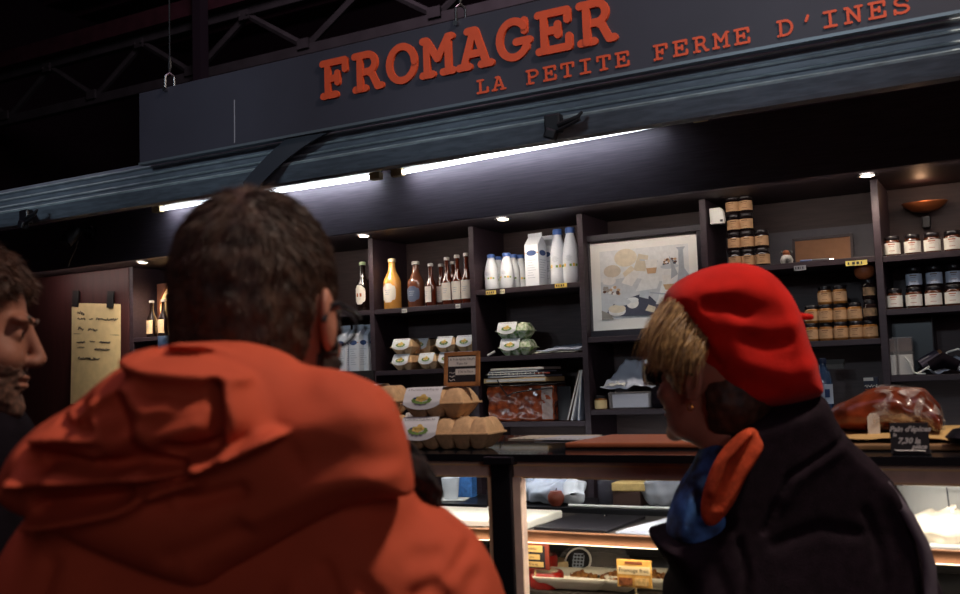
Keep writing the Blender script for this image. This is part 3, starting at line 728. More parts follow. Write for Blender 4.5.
for x in (-3.7, -2.8, -1.9, -1.0, -.1):                              # added unseen fill spots for the sign and the shutter edge
    l = bpy.data.lights.new('sign_fill_spot', 'SPOT'); l.energy = 135; l.spot_size = math.radians(22); l.spot_blend = .9; l.color = (.74, .88, 1); l.shadow_soft_size = .12
    o = bpy.data.objects.new('sign_fill_spot', l); COL.objects.link(o); o.location = (x, -2.6, 3.05)
    o.rotation_euler = (Vector((x, 2.5, 2.40))-Vector(o.location)).to_track_quat('-Z', 'Y').to_euler()
# added unseen warm strip behind the fascia's lower edge, brightening the shelves
l = bpy.data.lights.new('shelf_fill_strip', 'AREA'); l.shape = 'RECTANGLE'; l.size = 6.2; l.size_y = .03; l.energy = 11; l.color = (1, .87, .78)
o = bpy.data.objects.new('shelf_fill_strip', l); COL.objects.link(o); o.location = (-2.2, 3.99, 2.226); o.rotation_euler = (math.radians(38), 0, 0)
l = bpy.data.lights.new('worktop_fill_strip', 'AREA'); l.shape = 'RECTANGLE'; l.size = 3.2; l.size_y = .03; l.energy = 5; l.color = (.92, .95, 1)  # added unseen strip that brightens the goods on the back worktop
o = bpy.data.objects.new('worktop_fill_strip', l); COL.objects.link(o); o.location = (-1.3, 3.80, 1.262); o.rotation_euler = (math.radians(28), 0, 0)

# ---- shelving against the back of the stall
YS, YB, ZS = 4.2, 4.52, 2.235
su = thing('shelving_unit', 'dark wood shelving along the back of the cheese stall, divided into tall bays', 'shelves', (-2, 4.36, 0))
UP = [-4.64, -4.06, -3.49, -2.915, -2.325, -1.755, -1.184, -.49, .20, .80]
for x in UP: MB().bx(x-.014, x+.014, YS, YB, .0, ZS).build('upright', wood, su, bevel=.002, rel=True)
MB().bx(-4.66, .82, YB, YB+.02, 0, ZS).build('back_panel', back_brown, su, rel=True)
MB().bx(-1.17, -.505, YB-.012, YB-.002, 1.95, 2.10).build('back_board', back_grey, su, rel=True)
SH = {0: (1.81, 1.45), 1: (1.868, 1.53), 2: (1.868, 1.556), 3: (1.868, 1.556), 4: (1.868, 1.556), 5: (1.924, 1.603, 1.293), 6: (1.668, 1.343), 7: (1.930, 1.604), 8: (1.925, 1.715, 1.455), 9: (1.925, 1.715, 1.455)}
bays = [(UP[i], UP[i+1]) for i in range(9)]
zs_by = [(1.81, 1.45), (1.868, 1.53), (1.868, 1.556), (1.868, 1.556), (1.924, 1.603, 1.293), (1.668, 1.343), (1.930, 1.604), (1.925, 1.715, 1.455), (1.925, 1.715, 1.455)]
for (a, b), zz in zip(bays, zs_by):
    for z in zz: MB().bx(a+.014, b-.014, YS+.003, YB, z-.024, z).build('shelf', wood, su, bevel=.002, rel=True)
MB().bx(-5.6, 1.2, 3.97, YB, ZS, ZS+.02).build('soffit', wood, su, rel=True)
MB().bx(-5.6, 1.2, 3.93, 3.97, 2.223, 2.505).build('fascia_board', wood_fascia, su, bevel=.003, rel=True)['label'] = 'blue-grey lit fascia board along the top'
# worktop behind the counter, with the lower cupboards
wt = thing('back_worktop', 'dark worktop with cupboard below, running under the shelves', 'worktop', (-1.8, 4.05, 0))
MB().bx(-4.6, .8, 3.85, YS-.001, .92, .955).build('worktop', black_m, wt, bevel=.004, rel=True)
for i in range(6):
    a = -4.6+i*.9; MB().bx(a+.004, a+.896, 3.90, 3.925, .1, .91).build('cupboard_door', wood, wt, bevel=.003, rel=True)
MB().bx(-4.6, .8, 3.93, YS-.001, 0, .915).build('carcass', wood, wt, rel=True)
# red-brown side panel with the hand-written list
MB().bx(-6.2, -4.66, 4.2, 4.24, 0, 2.234).build('side_panel', wood_red, su, bevel=.004, rel=True)['label'] = 'red-brown end panel carrying the paper list'
tag(MB().bx(-5.62, -5.54, 3.4, 3.5, 0, 2.1).build('grey_post', mat('grey_paint', '8d8a90', .5)), 'pale grey upright post behind the chin of the man at the left edge', 'post')
p0, p1 = at(72, 303, 4.195), at(121, 306, 4.195); wlist = p1[0]-p0[0]
t = thing('paper_list', 'cream paper list with handwriting taped to the red-brown panel', 'list', (p0[0], 4.197, p0[2]))
e1 = Vector((p1[0]-p0[0], 0, -.035)).normalized(); e2 = Vector((.0, -.0, -1))
def pl(i, j): q = Vector((p0[0], 4.194, p0[2]))+e1*(wlist*i)+e2*(.62*j); q.y -= .006*math.sin(PI*i)+.012*j*j; return q
MB().sheet(pl, 10, 14).build('sheet', cream, t, solid=.001, rel=True)
mb = MB(); rr = random.Random(3)
def scrawl(mb, fn, u0, u1, v, h, rr, n=None, r=.0022):
    n = n or max(6, int((u1-u0)*90)); pts = []
    for k in range(n): pts.append(fn(u0+(u1-u0)*k/(n-1), v+h*rr.uniform(-1, 1)))
    mb.tube([Vector(q)+Vector((0, -.002, 0)) for q in pts], r, 4)
for (u0, u1, v, h) in ((.13, .28, .10, .022), (.13, .3, .155, .012), (.38, .46, .15, .012), (.52, .95, .15, .012), (.14, .26, .25, .018), (.36, .55, .26, .014), (.12, .3, .385, .012), (.4, .5, .375, .008), (.6, .8, .375, .01), (.14, .28, .44, .012), (.5, .8, .445, .012), (.15, .6, .54, .012)):
    scrawl(mb, pl, u0, u1, v, h, rr)
mb.tube([pl(.05, .305)-Vector((0, .002, 0)), pl(.97, .300)-Vector((0, .002, 0))], .0016, 4)
mb.build('handwriting', ink, t, rel=True)
for i in (.10, .82):
    q = pl(i, -.01); MB().box((q.x, q.y-.006, q.z+.02), (.055, .004, .10), ry=.1).build('tape', tape, t, rel=True)
# ---- fascia downlights
glow = mat('lamp_glow', (1, .86, .62), emit=14)
for i, (x, where) in enumerate(((at(143, 262, 4.08)[0], 'leftmost, in the soffit near the paper list'), (-3.66, 'hidden behind the head of the man in orange'), (at(364, 234.5, 4.08)[0], 'above the bay with the milk cartons'), (at(503, 215.5, 4.08)[0], 'above the white milk bottles'), (at(867, 170, 4.08)[0], 'far right, beside the upright of the honey jars'))):
    t = thing('downlight', 'small round recessed spotlight in the soffit, '+where, 'spotlight', (x, 4.08, ZS), group='recessed spotlights under the fascia')
    MB().lathe([(.040, 0), (.040, -.006), (.030, -.008), (.028, -.003)], (0, 0, 0), 20).build('trim_ring', chrome, t, smooth=True)
    MB().lathe([(0, -.010), (.018, -.009), (.028, -.004)], (0, 0, 0), 16).build('bulb', glow, t, smooth=True)
    l = bpy.data.lights.new('downlight_beam', 'SPOT'); l.energy = 24 if i == 0 else 8; l.spot_size = 2.3; l.spot_blend = .7; l.color = (1, .84, .66); l.shadow_soft_size = .03
    o = bpy.data.objects.new('downlight_beam', l); COL.objects.link(o); o.location = (x, 4.06, ZS-.016); o.rotation_euler = (math.radians(12), 0, 0)
# warm wall washer in the right bay
t = thing('wall_washer', 'small warm uplighter glowing copper on the back panel above the right honey jars', 'lamp', (-.33, 4.46, 2.155))
cop = mat('copper', 'a4603a', .35, metal=.7)
MB().lathe([(.012, -.038), (.05, -.030), (.075, -.012), (.085, .0), (.088, .005)], (0, 0, 0), 24, sy=.55).build('shade', cop, t, smooth=True, solid=.002)
MB().box((0, .03, -.075), (.03, .03, .05)).build('bracket', black_m, t, bevel=.003)
l = bpy.data.lights.new('washer_beam', 'POINT'); l.energy = .25; l.color = (1, .55, .3); l.shadow_soft_size = .02
o = bpy.data.objects.new('washer_beam', l); COL.objects.link(o); o.location = (-.33, 4.36, 2.19)

# ---- strip lights
tube_m = mat('tube_glow', (.86, .93, 1), emit=13)
for nm, (a, b), (za, zb), wh in (('a', (at(158, 210, 3.87)[0], at(376, 179, 3.87)[0]), (2.472, 2.470), 'left fluorescent strip light above the fascia, partly behind the head of the man in orange'), ('b', (at(398, 174, 3.87)[0], at(700, 120, 3.87)[0]), (2.470, 2.5075), 'right fluorescent strip light above the fascia, running toward the woman in the beret')):
    t = thing('strip_light', wh, 'strip light', (a, 3.87, za), group='fluorescent strip lights')
    MB().tube([(a+.02, 3.87, za), (b-.02, 3.87, zb)], .0105, 12).build('tube', tube_m, t, smooth=True, rel=True)
    for xx, zz in ((a, za), (b, zb)):
        MB().box((xx, 3.87, zz), (.06, .035, .035)).build('end_cap', cream, t, bevel=.004, rel=True)
    MB().box(((a+b)/2, 3.895, (za+zb)/2+.040), (b-a, .04, .03), ry=-math.atan2(zb-za, b-a)).build('housing', white_pl, t, rel=True)

# ---- roll-up canopy with its grooved front
ca = thing('shutter_canopy', 'raised grey metal shutter with ridged front edge above the stall', 'shutter', (-1.8, 2.62, 2.25))
prof = [(2.62, 2.335)]
for z in (2.318, 2.290, 2.262):
    prof += [(2.611, z+.004), (2.607, z), (2.611, z-.003), (2.617, z-.006), (2.619, z-.020)]
prof += [(2.598, 2.243), (2.592, 2.238), (2.596, 2.232), (2.622, 2.196), (2.632, 2.186), (2.70, 2.192)]
prof = [(y-.055, 1.5+(z-1.5)*.979) for y, z in prof]
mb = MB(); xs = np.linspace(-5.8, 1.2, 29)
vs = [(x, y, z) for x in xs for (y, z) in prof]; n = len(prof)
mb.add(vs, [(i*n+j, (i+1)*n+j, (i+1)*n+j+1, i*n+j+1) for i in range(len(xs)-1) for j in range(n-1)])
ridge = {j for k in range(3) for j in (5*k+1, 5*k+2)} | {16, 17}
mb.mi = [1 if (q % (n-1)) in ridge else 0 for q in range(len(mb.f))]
mb.build('ridged_front', [zinc, mat('ridge_highlight', 'a2b2b6', .5, var=.25, scale=20, stretch=(1, 1, 8))], ca, rel=True)  # paler ridge lips paint the highlight lines into the colour
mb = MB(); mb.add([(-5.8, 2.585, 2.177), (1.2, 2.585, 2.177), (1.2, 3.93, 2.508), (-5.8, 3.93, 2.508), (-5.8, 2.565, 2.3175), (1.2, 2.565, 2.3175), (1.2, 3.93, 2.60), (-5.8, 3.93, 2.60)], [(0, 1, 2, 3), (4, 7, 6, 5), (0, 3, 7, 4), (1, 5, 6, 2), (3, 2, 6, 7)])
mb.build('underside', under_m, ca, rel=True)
A, B = at(330, 132, 2.53), at(250, 190, 2.545)
mb = MB(); path = []
for k in range(13):
    f_ = k/12; x = A[0]+.10+(B[0]-A[0]-.10)*f_; z = 2.34+(B[2]-2.34)*(f_**1.6); path.append(Vector((x, 2.532-.02*math.sin(PI*f_), z)))
for k, q in enumerate(path):
    d = (path[min(k+1, 12)]-path[max(k-1, 0)]).normalized(); u = Vector((-d.z, 0, d.x))*.030
    mb.v += [tuple(q-u), tuple(q+u)]
    if k: mb.f.append([2*k-2, 2*k-1, 2*k+1, 2*k]); mb.mi.append(0)
mb.build('lifting_strap', mat('strap_grey', '3a3f48', .5, metal=.2), ca, solid=.008, rel=True)
for px, py in ((553, 124), (25, 217)):
    q = at(px, py, 2.525); lt = MB().box((q[0], 2.53, q[2]), (.05, .03, .055)); lt.box((q[0]-.005, 2.52, q[2]-.03), (.035, .03, .03), ry=.4)
    lo = lt.build('latch', black_m, ca, bevel=.006, rel=True)
    h = MB().tube([(q[0]+.02, 2.515, q[2]-.008), (q[0]+.06, 2.507, q[2]-.002), (q[0]+.085, 2.505, q[2]+.004), (q[0]+.098, 2.505, q[2]+.016)], [.008, .007, .006, .004], 8)
    h.tube([(q[0]+.02, 2.515, q[2]-.022), (q[0]+.06, 2.507, q[2]-.014), (q[0]+.09, 2.505, q[2]-.004)], .005, 6)
    o = h.build('latch_handle', dark_steel, None, smooth=True); o.parent = lo
    for v in o.data.vertices: v.co -= Vector(ca.location)
# CCTV camera below the canopy
q = at(70, 240, 3.8)
t = thing('security_camera', 'small dark bullet camera under the canopy at the left', 'camera', (q[0], 3.86, q[2]))
a = Vector(at(76, 230, 3.72)); b = Vector(at(65, 243, 3.66))
MB().cyl(a, b, .036, n=18).build('housing', dark_steel, t, smooth=True, rel=True)
MB().cyl(b, b+(b-a)*.06, .026, n=16).build('lens', lens_dark, t, smooth=True, rel=True)
c = Vector(at(92, 233, 3.93)); MB().cyl(c+Vector((0, 0, 0)), c+Vector((0, -.03, 0)), .04, n=18).build('mount', dark_steel, t, smooth=True, rel=True)
MB().tube([c, (a+c)/2+Vector((0, 0, .01)), a], .016, 8).build('arm', dark_steel, t, smooth=True, rel=True)
MB().tube([Vector(at(78, 240, 3.8)), Vector(at(75, 250, 3.85)), Vector(at(70, 260, 3.88)), Vector(at(68, 266, 3.9))], .005, 6).build('cable', mat('grey_cable', '5c585e', .6), t, smooth=True, rel=True)

# ---- hanging shop sign
SY = 2.5
sg = thing('shop_sign', 'long dark board sign reading FROMAGER in raised orange letters', 'sign', (-1.4, SY, 2.45))
MB().bx(-2.716, -.075, SY, SY+.022, 2.303, 2.556).build('board', sign_m, sg, bevel=.002, rel=True)
e = at(955, 12, SY)
MB().bx(-2.718, -.073, SY-.003, SY+.025, 2.296, 2.304).build('bottom_edge', mat('edge_metal', '6d7880', .4, metal=.5), sg, rel=True)
q0, q1 = at(234, 100, SY), at(234, 143, SY)
MB().add([(q0[0], SY-.0008, q0[2]), (q0[0]+.005, SY-.0008, q0[2]), (q1[0]+.006, SY-.0008, q1[2]), (q1[0]+.001, SY-.0008, q1[2])], [(0, 1, 2, 3)]).build('chalk_mark', mat('scuff', '8c8c94', .8), sg, rel=True)
def arc(cx, cy, rx, ry, a0, a1, n=12): return [(cx+rx*math.cos(math.radians(a0+(a1-a0)*i/n)), cy+ry*math.sin(math.radians(a0+(a1-a0)*i/n))) for i in range(n+1)]
GL = {
 'F': [[(.24, 0), (.24, 1)], [(.05, 1), (.92, 1), (.92, .72)], [(.24, .5), (.62, .5)], [(.62, .64), (.62, .36)], [(.05, 0), (.55, 0)]],
 'R': [[(.22, 0), (.22, 1)], [(.03, 1)]+arc(.52, .745, .26, .255, 90, -90)+[(.22, .49)], [(.52, .49), (.66, .40), (.86, 0), (1.0, 0)], [(.03, 0), (.42, 0)]],
 'O': [arc(.5, .5, .46, .5, 0, 360, 24)],
 'M': [[(.13, 0), (.13, 1)], [(.87, 0), (.87, 1)], [(0, 1), (.13, 1), (.5, .42), (.87, 1), (1, 1)], [(-.03, 0), (.32, 0)], [(.68, 0), (1.03, 0)]],
 'A': [[(.12, 0), (.47, 1), (.53, 1), (.88, 0)], [(.27, .34), (.73, .34)], [(-.03, 0), (.3, 0)], [(.7, 0), (1.03, 0)], [(.27, 1), (.5, 1)]],
 'G': [arc(.5, .5, .45, .5, 40, 330, 20)+[(.90, .22), (.90, .42)], [(.58, .42), (1.0, .42)], [(.85, .98), (.85, .70)]],
 'E': [[(.2, 0), (.2, 1)], [(.03, 1), (.92, 1), (.92, .74)], [(.2, .52), (.62, .52)], [(.62, .66), (.62, .38)], [(.03, 0), (.95, 0), (.95, .28)]],
 'L': [[(.32, 0), (.32, 1)], [(.1, 1), (.56, 1)], [(.08, 0), (.95, 0), (.95, .34)]],
 'P': [[(.22, 0), (.22, 1)], [(.04, 1)]+arc(.58, .74, .33, .26, 90, -90)+[(.22, .48)], [(.04, 0), (.55, 0)]],
 'T': [[(.5, 0), (.5, 1)], [(.04, .72), (.04, 1), (.96, 1), (.96, .72)], [(.26, 0), (.74, 0)]],
 'I': [[(.5, 0), (.5, 1)], [(.14, 1), (.86, 1)], [(.14, 0), (.86, 0)]],
 'D': [[(.2, 0), (.2, 1)], [(.03, 1)]+arc(.5, .5, .43, .5, 90, -90, 14)+[(.03, 0)]],
 'N': [[(.17, 0), (.17, 1), (.83, 0), (.83, 1)], [(0, 1), (.17, 1)], [(.64, 1), (1.02, 1)], [(-.02, 0), (.36, 0)]],
 'S': [arc(.5, .75, .36, .25, 20, 270, 12)+arc(.5, .25, .40, .25, 90, -160, 12), [(.84, 1), (.84, .76)], [(.1, 0), (.1, .26)]],
 "'": [[(.55, 1.02), (.42, .70)]]}
def letter(ch, x, z, w, h, r, th, name, yf):
    mb = MB(); k_ = 0
    for st in GL[ch]:
        P_ = [Vector((x+a*w, 0, z+b*h)) for a, b in st]
        for a, b in zip(P_[:-1], P_[1:]):
            d = b-a; ang = math.atan2(d.z, d.x); pts = []
            for i in range(9): pts.append((b.x+r*math.cos(ang-PI/2+PI*i/8), b.z+r*math.sin(ang-PI/2+PI*i/8)))
            for i in range(9): pts.append((a.x+r*math.cos(ang+PI/2+PI*i/8), a.z+r*math.sin(ang+PI/2+PI*i/8)))
            mb.prism([(p[0], p[1]) for p in pts], (0, yf, 0), (1, 0, 0), (0, 0, 1), th-k_*.00012); k_ += 1
    return mb.build(name, letter_m, sg, rel=True)
x0, x1 = at(321, 100, SY)[0], at(618, 42, SY)[0]
pt = (x1-x0)/7.93; W_ = pt*.98-.024
for i, ch in enumerate('FROMAGER'): letter(ch, x0+pt*i+.010, 2.404, W_, .104, .0112, .010, 'letter', SY)
x0, x1 = at(475.5, 95, SY)[0], at(913, 14, SY)[0]; pt = (x1-x0)/21.9
for i, ch in enumerate("LA PETITE FERME D'INES"):
    if ch != ' ': letter(ch, x0+pt*i+.006, 2.322, pt*.70, .036, .0032, .004, 'letter', SY)
for px, py in ((168, 90), (459.5, 24)):
    q = at(px, py, SY)
    wr = MB().tube([(q[0], SY+.01, q[2]+.11), (q[0]+.002, SY+.01, 3.6), (q[0], SY+.01, 8.9)], .003, 6).build('hanging_wire', dark_steel, sg, rel=True)
    mb = MB().tube([(q[0]-.008, SY-.006, q[2]), (q[0]-.008, SY-.004, q[2]+.05)], .0045, 8); mb.tube([(q[0]+.010, SY+.02, q[2]+.0), (q[0]+.010, SY+.02, q[2]+.05)], .0035, 8)
    mb.tube([(q[0]-.008, SY-.004, q[2]+.05), (q[0], SY+.008, q[2]+.062), (q[0]+.010, SY+.02, q[2]+.05)], .0042, 8)
    mb.tube([(q[0]-.008, SY-.012, q[2]+.002), (q[0]-.008, SY+.0, q[2]+.002)], .008, 8)
    mb.build('shackle', chrome, sg, smooth=True, rel=True)
    MB().tube([(q[0], SY+.008, q[2]+.055), (q[0], SY+.01, q[2]+.085), (q[0], SY+.01, q[2]+.12)], [.004, .008, .004], 8).build('turnbuckle', dark_steel, sg, smooth=True, rel=True)

# ---- glass display counter
CT = 1.33
dc = thing('display_counter', 'refrigerated glass display counter with bronze rails and a black glass top', 'counter', (-1, 2.3, 0))
XL, XR, YF, YK = -3.2, 1.0, 2.0, 2.66
SZ, DZ = 1.151, 1.0
MB().bx(XL, XR, YF-.012, YK, CT-.014, CT).build('glass_top', glass_top, dc, bevel=.002, rel=True)
MB().bx(XL, XR, YF-.016, YF-.012, CT-.015, CT+.001).build('front_edge', black_m, dc, rel=True)
MB().bx(XL, XR, YF, YF+.03, CT-.05, CT-.0145).build('top_rail', brass, dc, bevel=.002, rel=True)
MB().bx(XL, XR, YF-.002, YF+.0, CT-.026, CT-.022).build('rail_line', brass_edge, dc, rel=True)
MB().bx(XL, XR, YF-.002, YF+.0, CT-.052, CT-.048).build('rail_line', brass_edge, dc, rel=True)
MB().bx(XL, XR, YK-.03, YK, CT-.05, CT-.0145).build('rear_rail', steel_in, dc, rel=True)
for x, w_ in ((-1.043, .05),):
    MB().bx(x-w_/2, x+w_/2, YF-.018, YF+.028, .25, CT-.012).build('mullion', black_m, dc, bevel=.003, rel=True)
    MB().bx(x-w_/2-.012, x-w_/2, YF-.01, YF+.02, .25, CT-.05).build('mullion_edge', brass_edge, dc, rel=True)
    MB().bx(x+w_/2, x+w_/2+.018, YF-.008, YF+.02, .25, CT-.05).build('mullion_edge', brass, dc, rel=True)
    MB().bx(x-.04, x+.035, YF-.026, YF+.0, CT-.022, CT-.004).build('hinge_block', black_m, dc, bevel=.003, rel=True)
MB().bx(-2.4, -1.085, YF-.006, YF-.001, .25, CT-.05).build('front_pane', glass, dc, rel=True)
MB().bx(-.995, XR, YF-.006, YF-.001, .25, CT-.05).build('front_pane', glass, dc, rel=True)
def shelfp(x0, x1, z, name): 
    s_ = MB().bx(x0, x1, YF+.075, 2.37, z-.008, z).build(name, steel_in, dc, rel=True)
    MB().bx(x0, x1, YF+.062, YF+.076, z-.023, z+.002).build('shelf_front_rail', shelf_edge, dc, bevel=.002, rel=True)
shelfp(-2.4, XR, SZ, 'middle_shelf')
MB().bx(XL, XR, YF+.02, YK, DZ-.02, DZ).build('deck', steel_in, dc, rel=True)
MB().bx(-1.08, XR-.1, YF+.075, YF+.212, DZ-.001, DZ+.018).build('display_step', steel_in, dc, bevel=.002, rel=True)
MB().bx(XL, XR, YF, YK, .12, DZ-.02).build('base', mat('counter_base', '2c2528', .5), dc, rel=True)
MB().bx(XL+.05, XR-.05, YF+.08, YK-.05, 0, .12).build('plinth', black_m, dc, rel=True)
mb = MB(); mb.bx(XL, XR, YK-.012, YK-.004, DZ, 1.10)
mb.build('rear_panel', mat('case_dark', '211c1e', .5), dc, rel=True)
for x in (XL+.02, XR-.02): MB().bx(x-.02, x+.02, YF, YK, DZ, CT-.014).build('end_panel', black_m, dc, rel=True)
MB().bx(-2.3, XR-.05, YF+.034, YF+.052, CT-.045, CT-.030).build('led_strip', mat('led_glow', (1, .93, .82), emit=10), dc, rel=True)
MB().bx(-2.3, XR-.05, YF+.064, YF+.074, SZ-.0245, SZ-.0231).build('led_strip', mat('led_glow_low', (1, .82, .58), emit=4), dc, rel=True)
def strip(x0, x1, y, z, pw, col, rx):
    l = bpy.data.lights.new('case_light', 'AREA'); l.shape = 'RECTANGLE'; l.size = x1-x0; l.size_y = .02; l.energy = pw; l.color = col
    o = bpy.data.objects.new('case_light', l); COL.objects.link(o); o.location = ((x0+x1)/2, y, z); o.rotation_euler = (rx, 0, 0)
strip(-2.3, .9, YF+.06, CT-.048, 11, (1, .95, .88), math.radians(28))
strip(-2.3, .9, YF+.030, SZ-.026, 2.4, (1, .82, .60), math.radians(35))
# ------------------------------------------------------------------ goods
YI = YS+.075
glass_dark = mat('dark_bottle_glass', '180d0a', .08, coat=.5)
def px_w(px, py, Y, n): return abs(at(px+n, py, Y)[0]-at(px, py, Y)[0])    # width in metres of n photo pixels
def lathe_obj(name, prof, m_, par, n=20, **k): return MB().lathe(prof, (0, 0, 0), n, **k).build(name, m_, par, smooth=True)
def band(name, r, z0, z1, m_, par, a0=-PI*.95, a1=-PI*.05, n=16):
    return MB().lathe([(r, z0), (r, z1)], (0, 0, 0), n, a0, a1).build(name, m_, par, smooth=True)
blk_lid = mat('black_lid', '1a1518', .3)
def jar_kind(r, h, body_c, label_c, lid_c, lab=(.12, .72), mark=True, ltone=None):
    def make():
        t = thing('honey_jar', 'x', 'jar')
        hb = h*.80
        lathe_obj('glass_body', [(0, 0), (r*.9, 0), (r, h*.05), (r, hb*.88), (r*.86, hb)], body_c, t, 18)
        lathe_obj('lid', [(r*.90, hb), (r*.92, hb+.001), (r*.92, h*.97), (r*.86, h), (0, h)], lid_c, t, 18)
        b = band('label', r+.0006, h*lab[0], h*lab[1], label_c, t)
        if mark:
            mb = MB()
            for k, (a, z, w_) in enumerate(((-.5, .56, .42), (-.5, .47, .30), (-.5, .26, .36))):
                mb.lathe([(r+.001, h*z), (r+.001, h*(z+(.05 if k == 0 else .022)))], (0, 0, 0), 6, -PI/2-w_, -PI/2+w_)
            mb.build('label_print', ltone or ink, b)
        return t
    return Kind(make)
tan_lab = mat('kraft_label', 'b08a66', .8, var=.08, scale=40)
wht_lab = mat('white_label', 'd8d4cc', .7)
bl_lab = mat('bluish_label', 'b9c0cf', .7)
amber = mat('amber_content', '4a2413', .15, coat=.4)
honey = mat('honey_content', '8a5a2c', .15, coat=.4)
dark_c = mat('dark_content', '1d1212', .15, coat=.4)
red_print = mat('rust_print', 'a2512e', .7)
brown_print = mat('brown_print', '6b4a36', .8)
# --- bay of the brown jars: the tower in the upper left corner
jk = jar_kind(.030, .078, dark_c, tan_lab, blk_lid, (.14, .66), True, brown_print)
rows = ['bottom', 'second', 'third', 'top']; zt = 1.930
for ci, (px, n, nm) in enumerate(((736, 4, 'left'), (748.6, 4, 'middle'), (763, 2, 'right'))):
    x = at(px, 262, YI)[0]
    for r_ in range(n):
        row = rows[r_] if n == 4 else ('bottom', 'top')[r_]
        jk.put((x, YI+.002*((r_*7+ci*5) % 3), zt+.0785*r_), 'black-lidded jar with kraft label, %s of the %s column in the tower above the beret' % (row, nm), rz=.1*((ci+r_) % 3-1), group='kraft-labelled jars stacked in the tower')
# --- lower shelf of that bay: a pyramid of jars
jk2 = jar_kind(.029, .074, honey, tan_lab, blk_lid, (.14, .66), True, brown_print)
z2 = 1.604
for row, zz, pxs, nm in ((0, z2, (811.5, 826, 841, 856.5, 870.5), 'bottom row'), (1, z2+.0745, (812, 825.5, 840, 855), 'middle row'), (2, z2+.149, (825, 840), 'top row')):
    for i, px in enumerate(pxs):
        x = at(px, 335-17*row, YI)[0]
        jk2.put((x, YI+.004*((i*5+row) % 3), zz), 'honey jar, %s from left in the %s of the pyramid right of the beret' % (ORD[i], nm), rz=.08*((i+row) % 3-1), group='honey jars stacked in the pyramid')
sk = jar_kind(.026, .082, dark_c, mat('spice_label', '7a6048', .8, var=.3, scale=60), blk_lid, (.2, .6), False)
x = at(870, 310, YI)[0]
sk.put((x, YI+.003, z2+.0745), 'slim dark spice jar, lower of the two under the wooden pot', group='slim spice jars')
sk.put((x, YI+.003, z2+.0745+.083), 'slim dark spice jar, upper of the two, right under the wooden pot', rz=.5, group='slim spice jars')
t = thing('wooden_pot', 'small round turned wooden pot on top of the slim spice jars', 'pot', (x-.012, YI+.003, z2+.0745+.166))
wp = mat('turned_wood', 'a45a34', .45, var=.15, scale=30, stretch=(1, 1, 6))
lathe_obj('bowl', [(0, 0), (.018, 0), (.034, .012), (.040, .028), (.040, .036)], wp, t, 20)
lathe_obj('lid', [(.040, .036), (.041, .040), (.036, .054), (.018, .064), (.006, .067), (0, .068)], wp, t, 20)
# ornament, cork board, pens and tag on the upper shelf
q = at(788, 267, YI)
t = thing('cow_figurine', 'tiny black and white ornament with brown top beside the brown framed board', 'ornament', (q[0], YI-.02, zt))
wb = mat('black_white_glaze', 'd6d4d0', .3, var=0, scale=24, col2='1a171a')
lathe_obj('body', [(0, 0), (.024, .002), (.027, .018), (.020, .034), (.012, .040)], wb, t, 16)
MB().lathe([(0, .034), (.014, .038), (.016, .048), (.010, .058), (0, .060)], (0, 0, 0), 14).build('head', mat('brown_glaze', '8a5236', .35), t, smooth=True)
for s in (-1, 1): MB().lathe([(0, 0), (.008, .004), (.006, .012), (0, .014)], (s*.019, 0, .044), 10).build('ear', blk_lid, t, smooth=True)
a, b = at(793.5, 262, YB-.06), at(854, 258, YB-.06); hh = abs(at(793.5, 262, YB-.06)[2]-at(793.5, 237, YB-.06)[2])+.02
t = thing('framed_board', 'plain brown board in a thin dark frame leaning at the back of the shelf', 'board', ((a[0]+b[0])/2, YB-.07, zt), 0)
w_ = (b[0]-a[0]); lean = -.12
MB().box((0, .012, hh/2), (w_-.02, .008, hh-.02), rx=lean).build('board', mat('kraft_board', '8a6248', .85, var=.05, scale=40), t)
for (c, d) in (((0, .012+math.sin(lean)*-.0, .006), (w_, .016, .012)), ((0, .012-math.sin(lean)*(hh/2), hh-.006), (w_, .016, .012))): MB().box(c, d, rx=lean).build('frame_rail', wood, t)
for s in (-1, 1): MB().box((s*(w_/2-.005), .012, hh/2), (.011, .016, hh), rx=lean).build('frame_rail', wood, t)
for (pa, pb, col, nm) in (((800, 266), (826, 262.5), '2d3c66', 'blue pen lying on the shelf in front of the brown framed board'), ((812, 266.2), (830, 263), '1c1a20', 'black pen lying on the shelf in front of the brown framed board')):
    a, b = at(*pa, YS+.03), at(*pb, YS+.05)
    tt = thing('pen', nm, 'pen', (a[0], YS+.035, zt+.006)); b_ = (b[0]-a[0], .02, .0)
    MB().tube([(0, 0, 0), b_], .0055, 8).build('barrel', mat('pen_'+col, col, .3), tt, smooth=True); MB().tube([b_, (b_[0]+.014, .0215, 0)], [.005, .001], 8).build('tip', chrome, tt, smooth=True)
# sensor box at the top left of the jar bay
q = at(719, 217, YI)
t = thing('wall_sensor', 'small white plastic sensor with a rounded corner fixed high beside the jar tower', 'sensor', (q[0], YS+.06, q[2]-.035))
MB().prism([(-.030, 0), (.030, 0), (.034, .02), (.030, .055), (.018, .070), (-.030, .070)], (0, 0, 0), (1, 0, 0), (0, 0, 1), .03).build('housing', white_pl, t, bevel=.004)
MB().box((.022, -.030, .012), (.012, .004, .01)).build('sensor_window', blk_lid, t)
MB().box((-.02, .14, .03), (.02, .28, .02)).build('bracket', blk_lid, t)
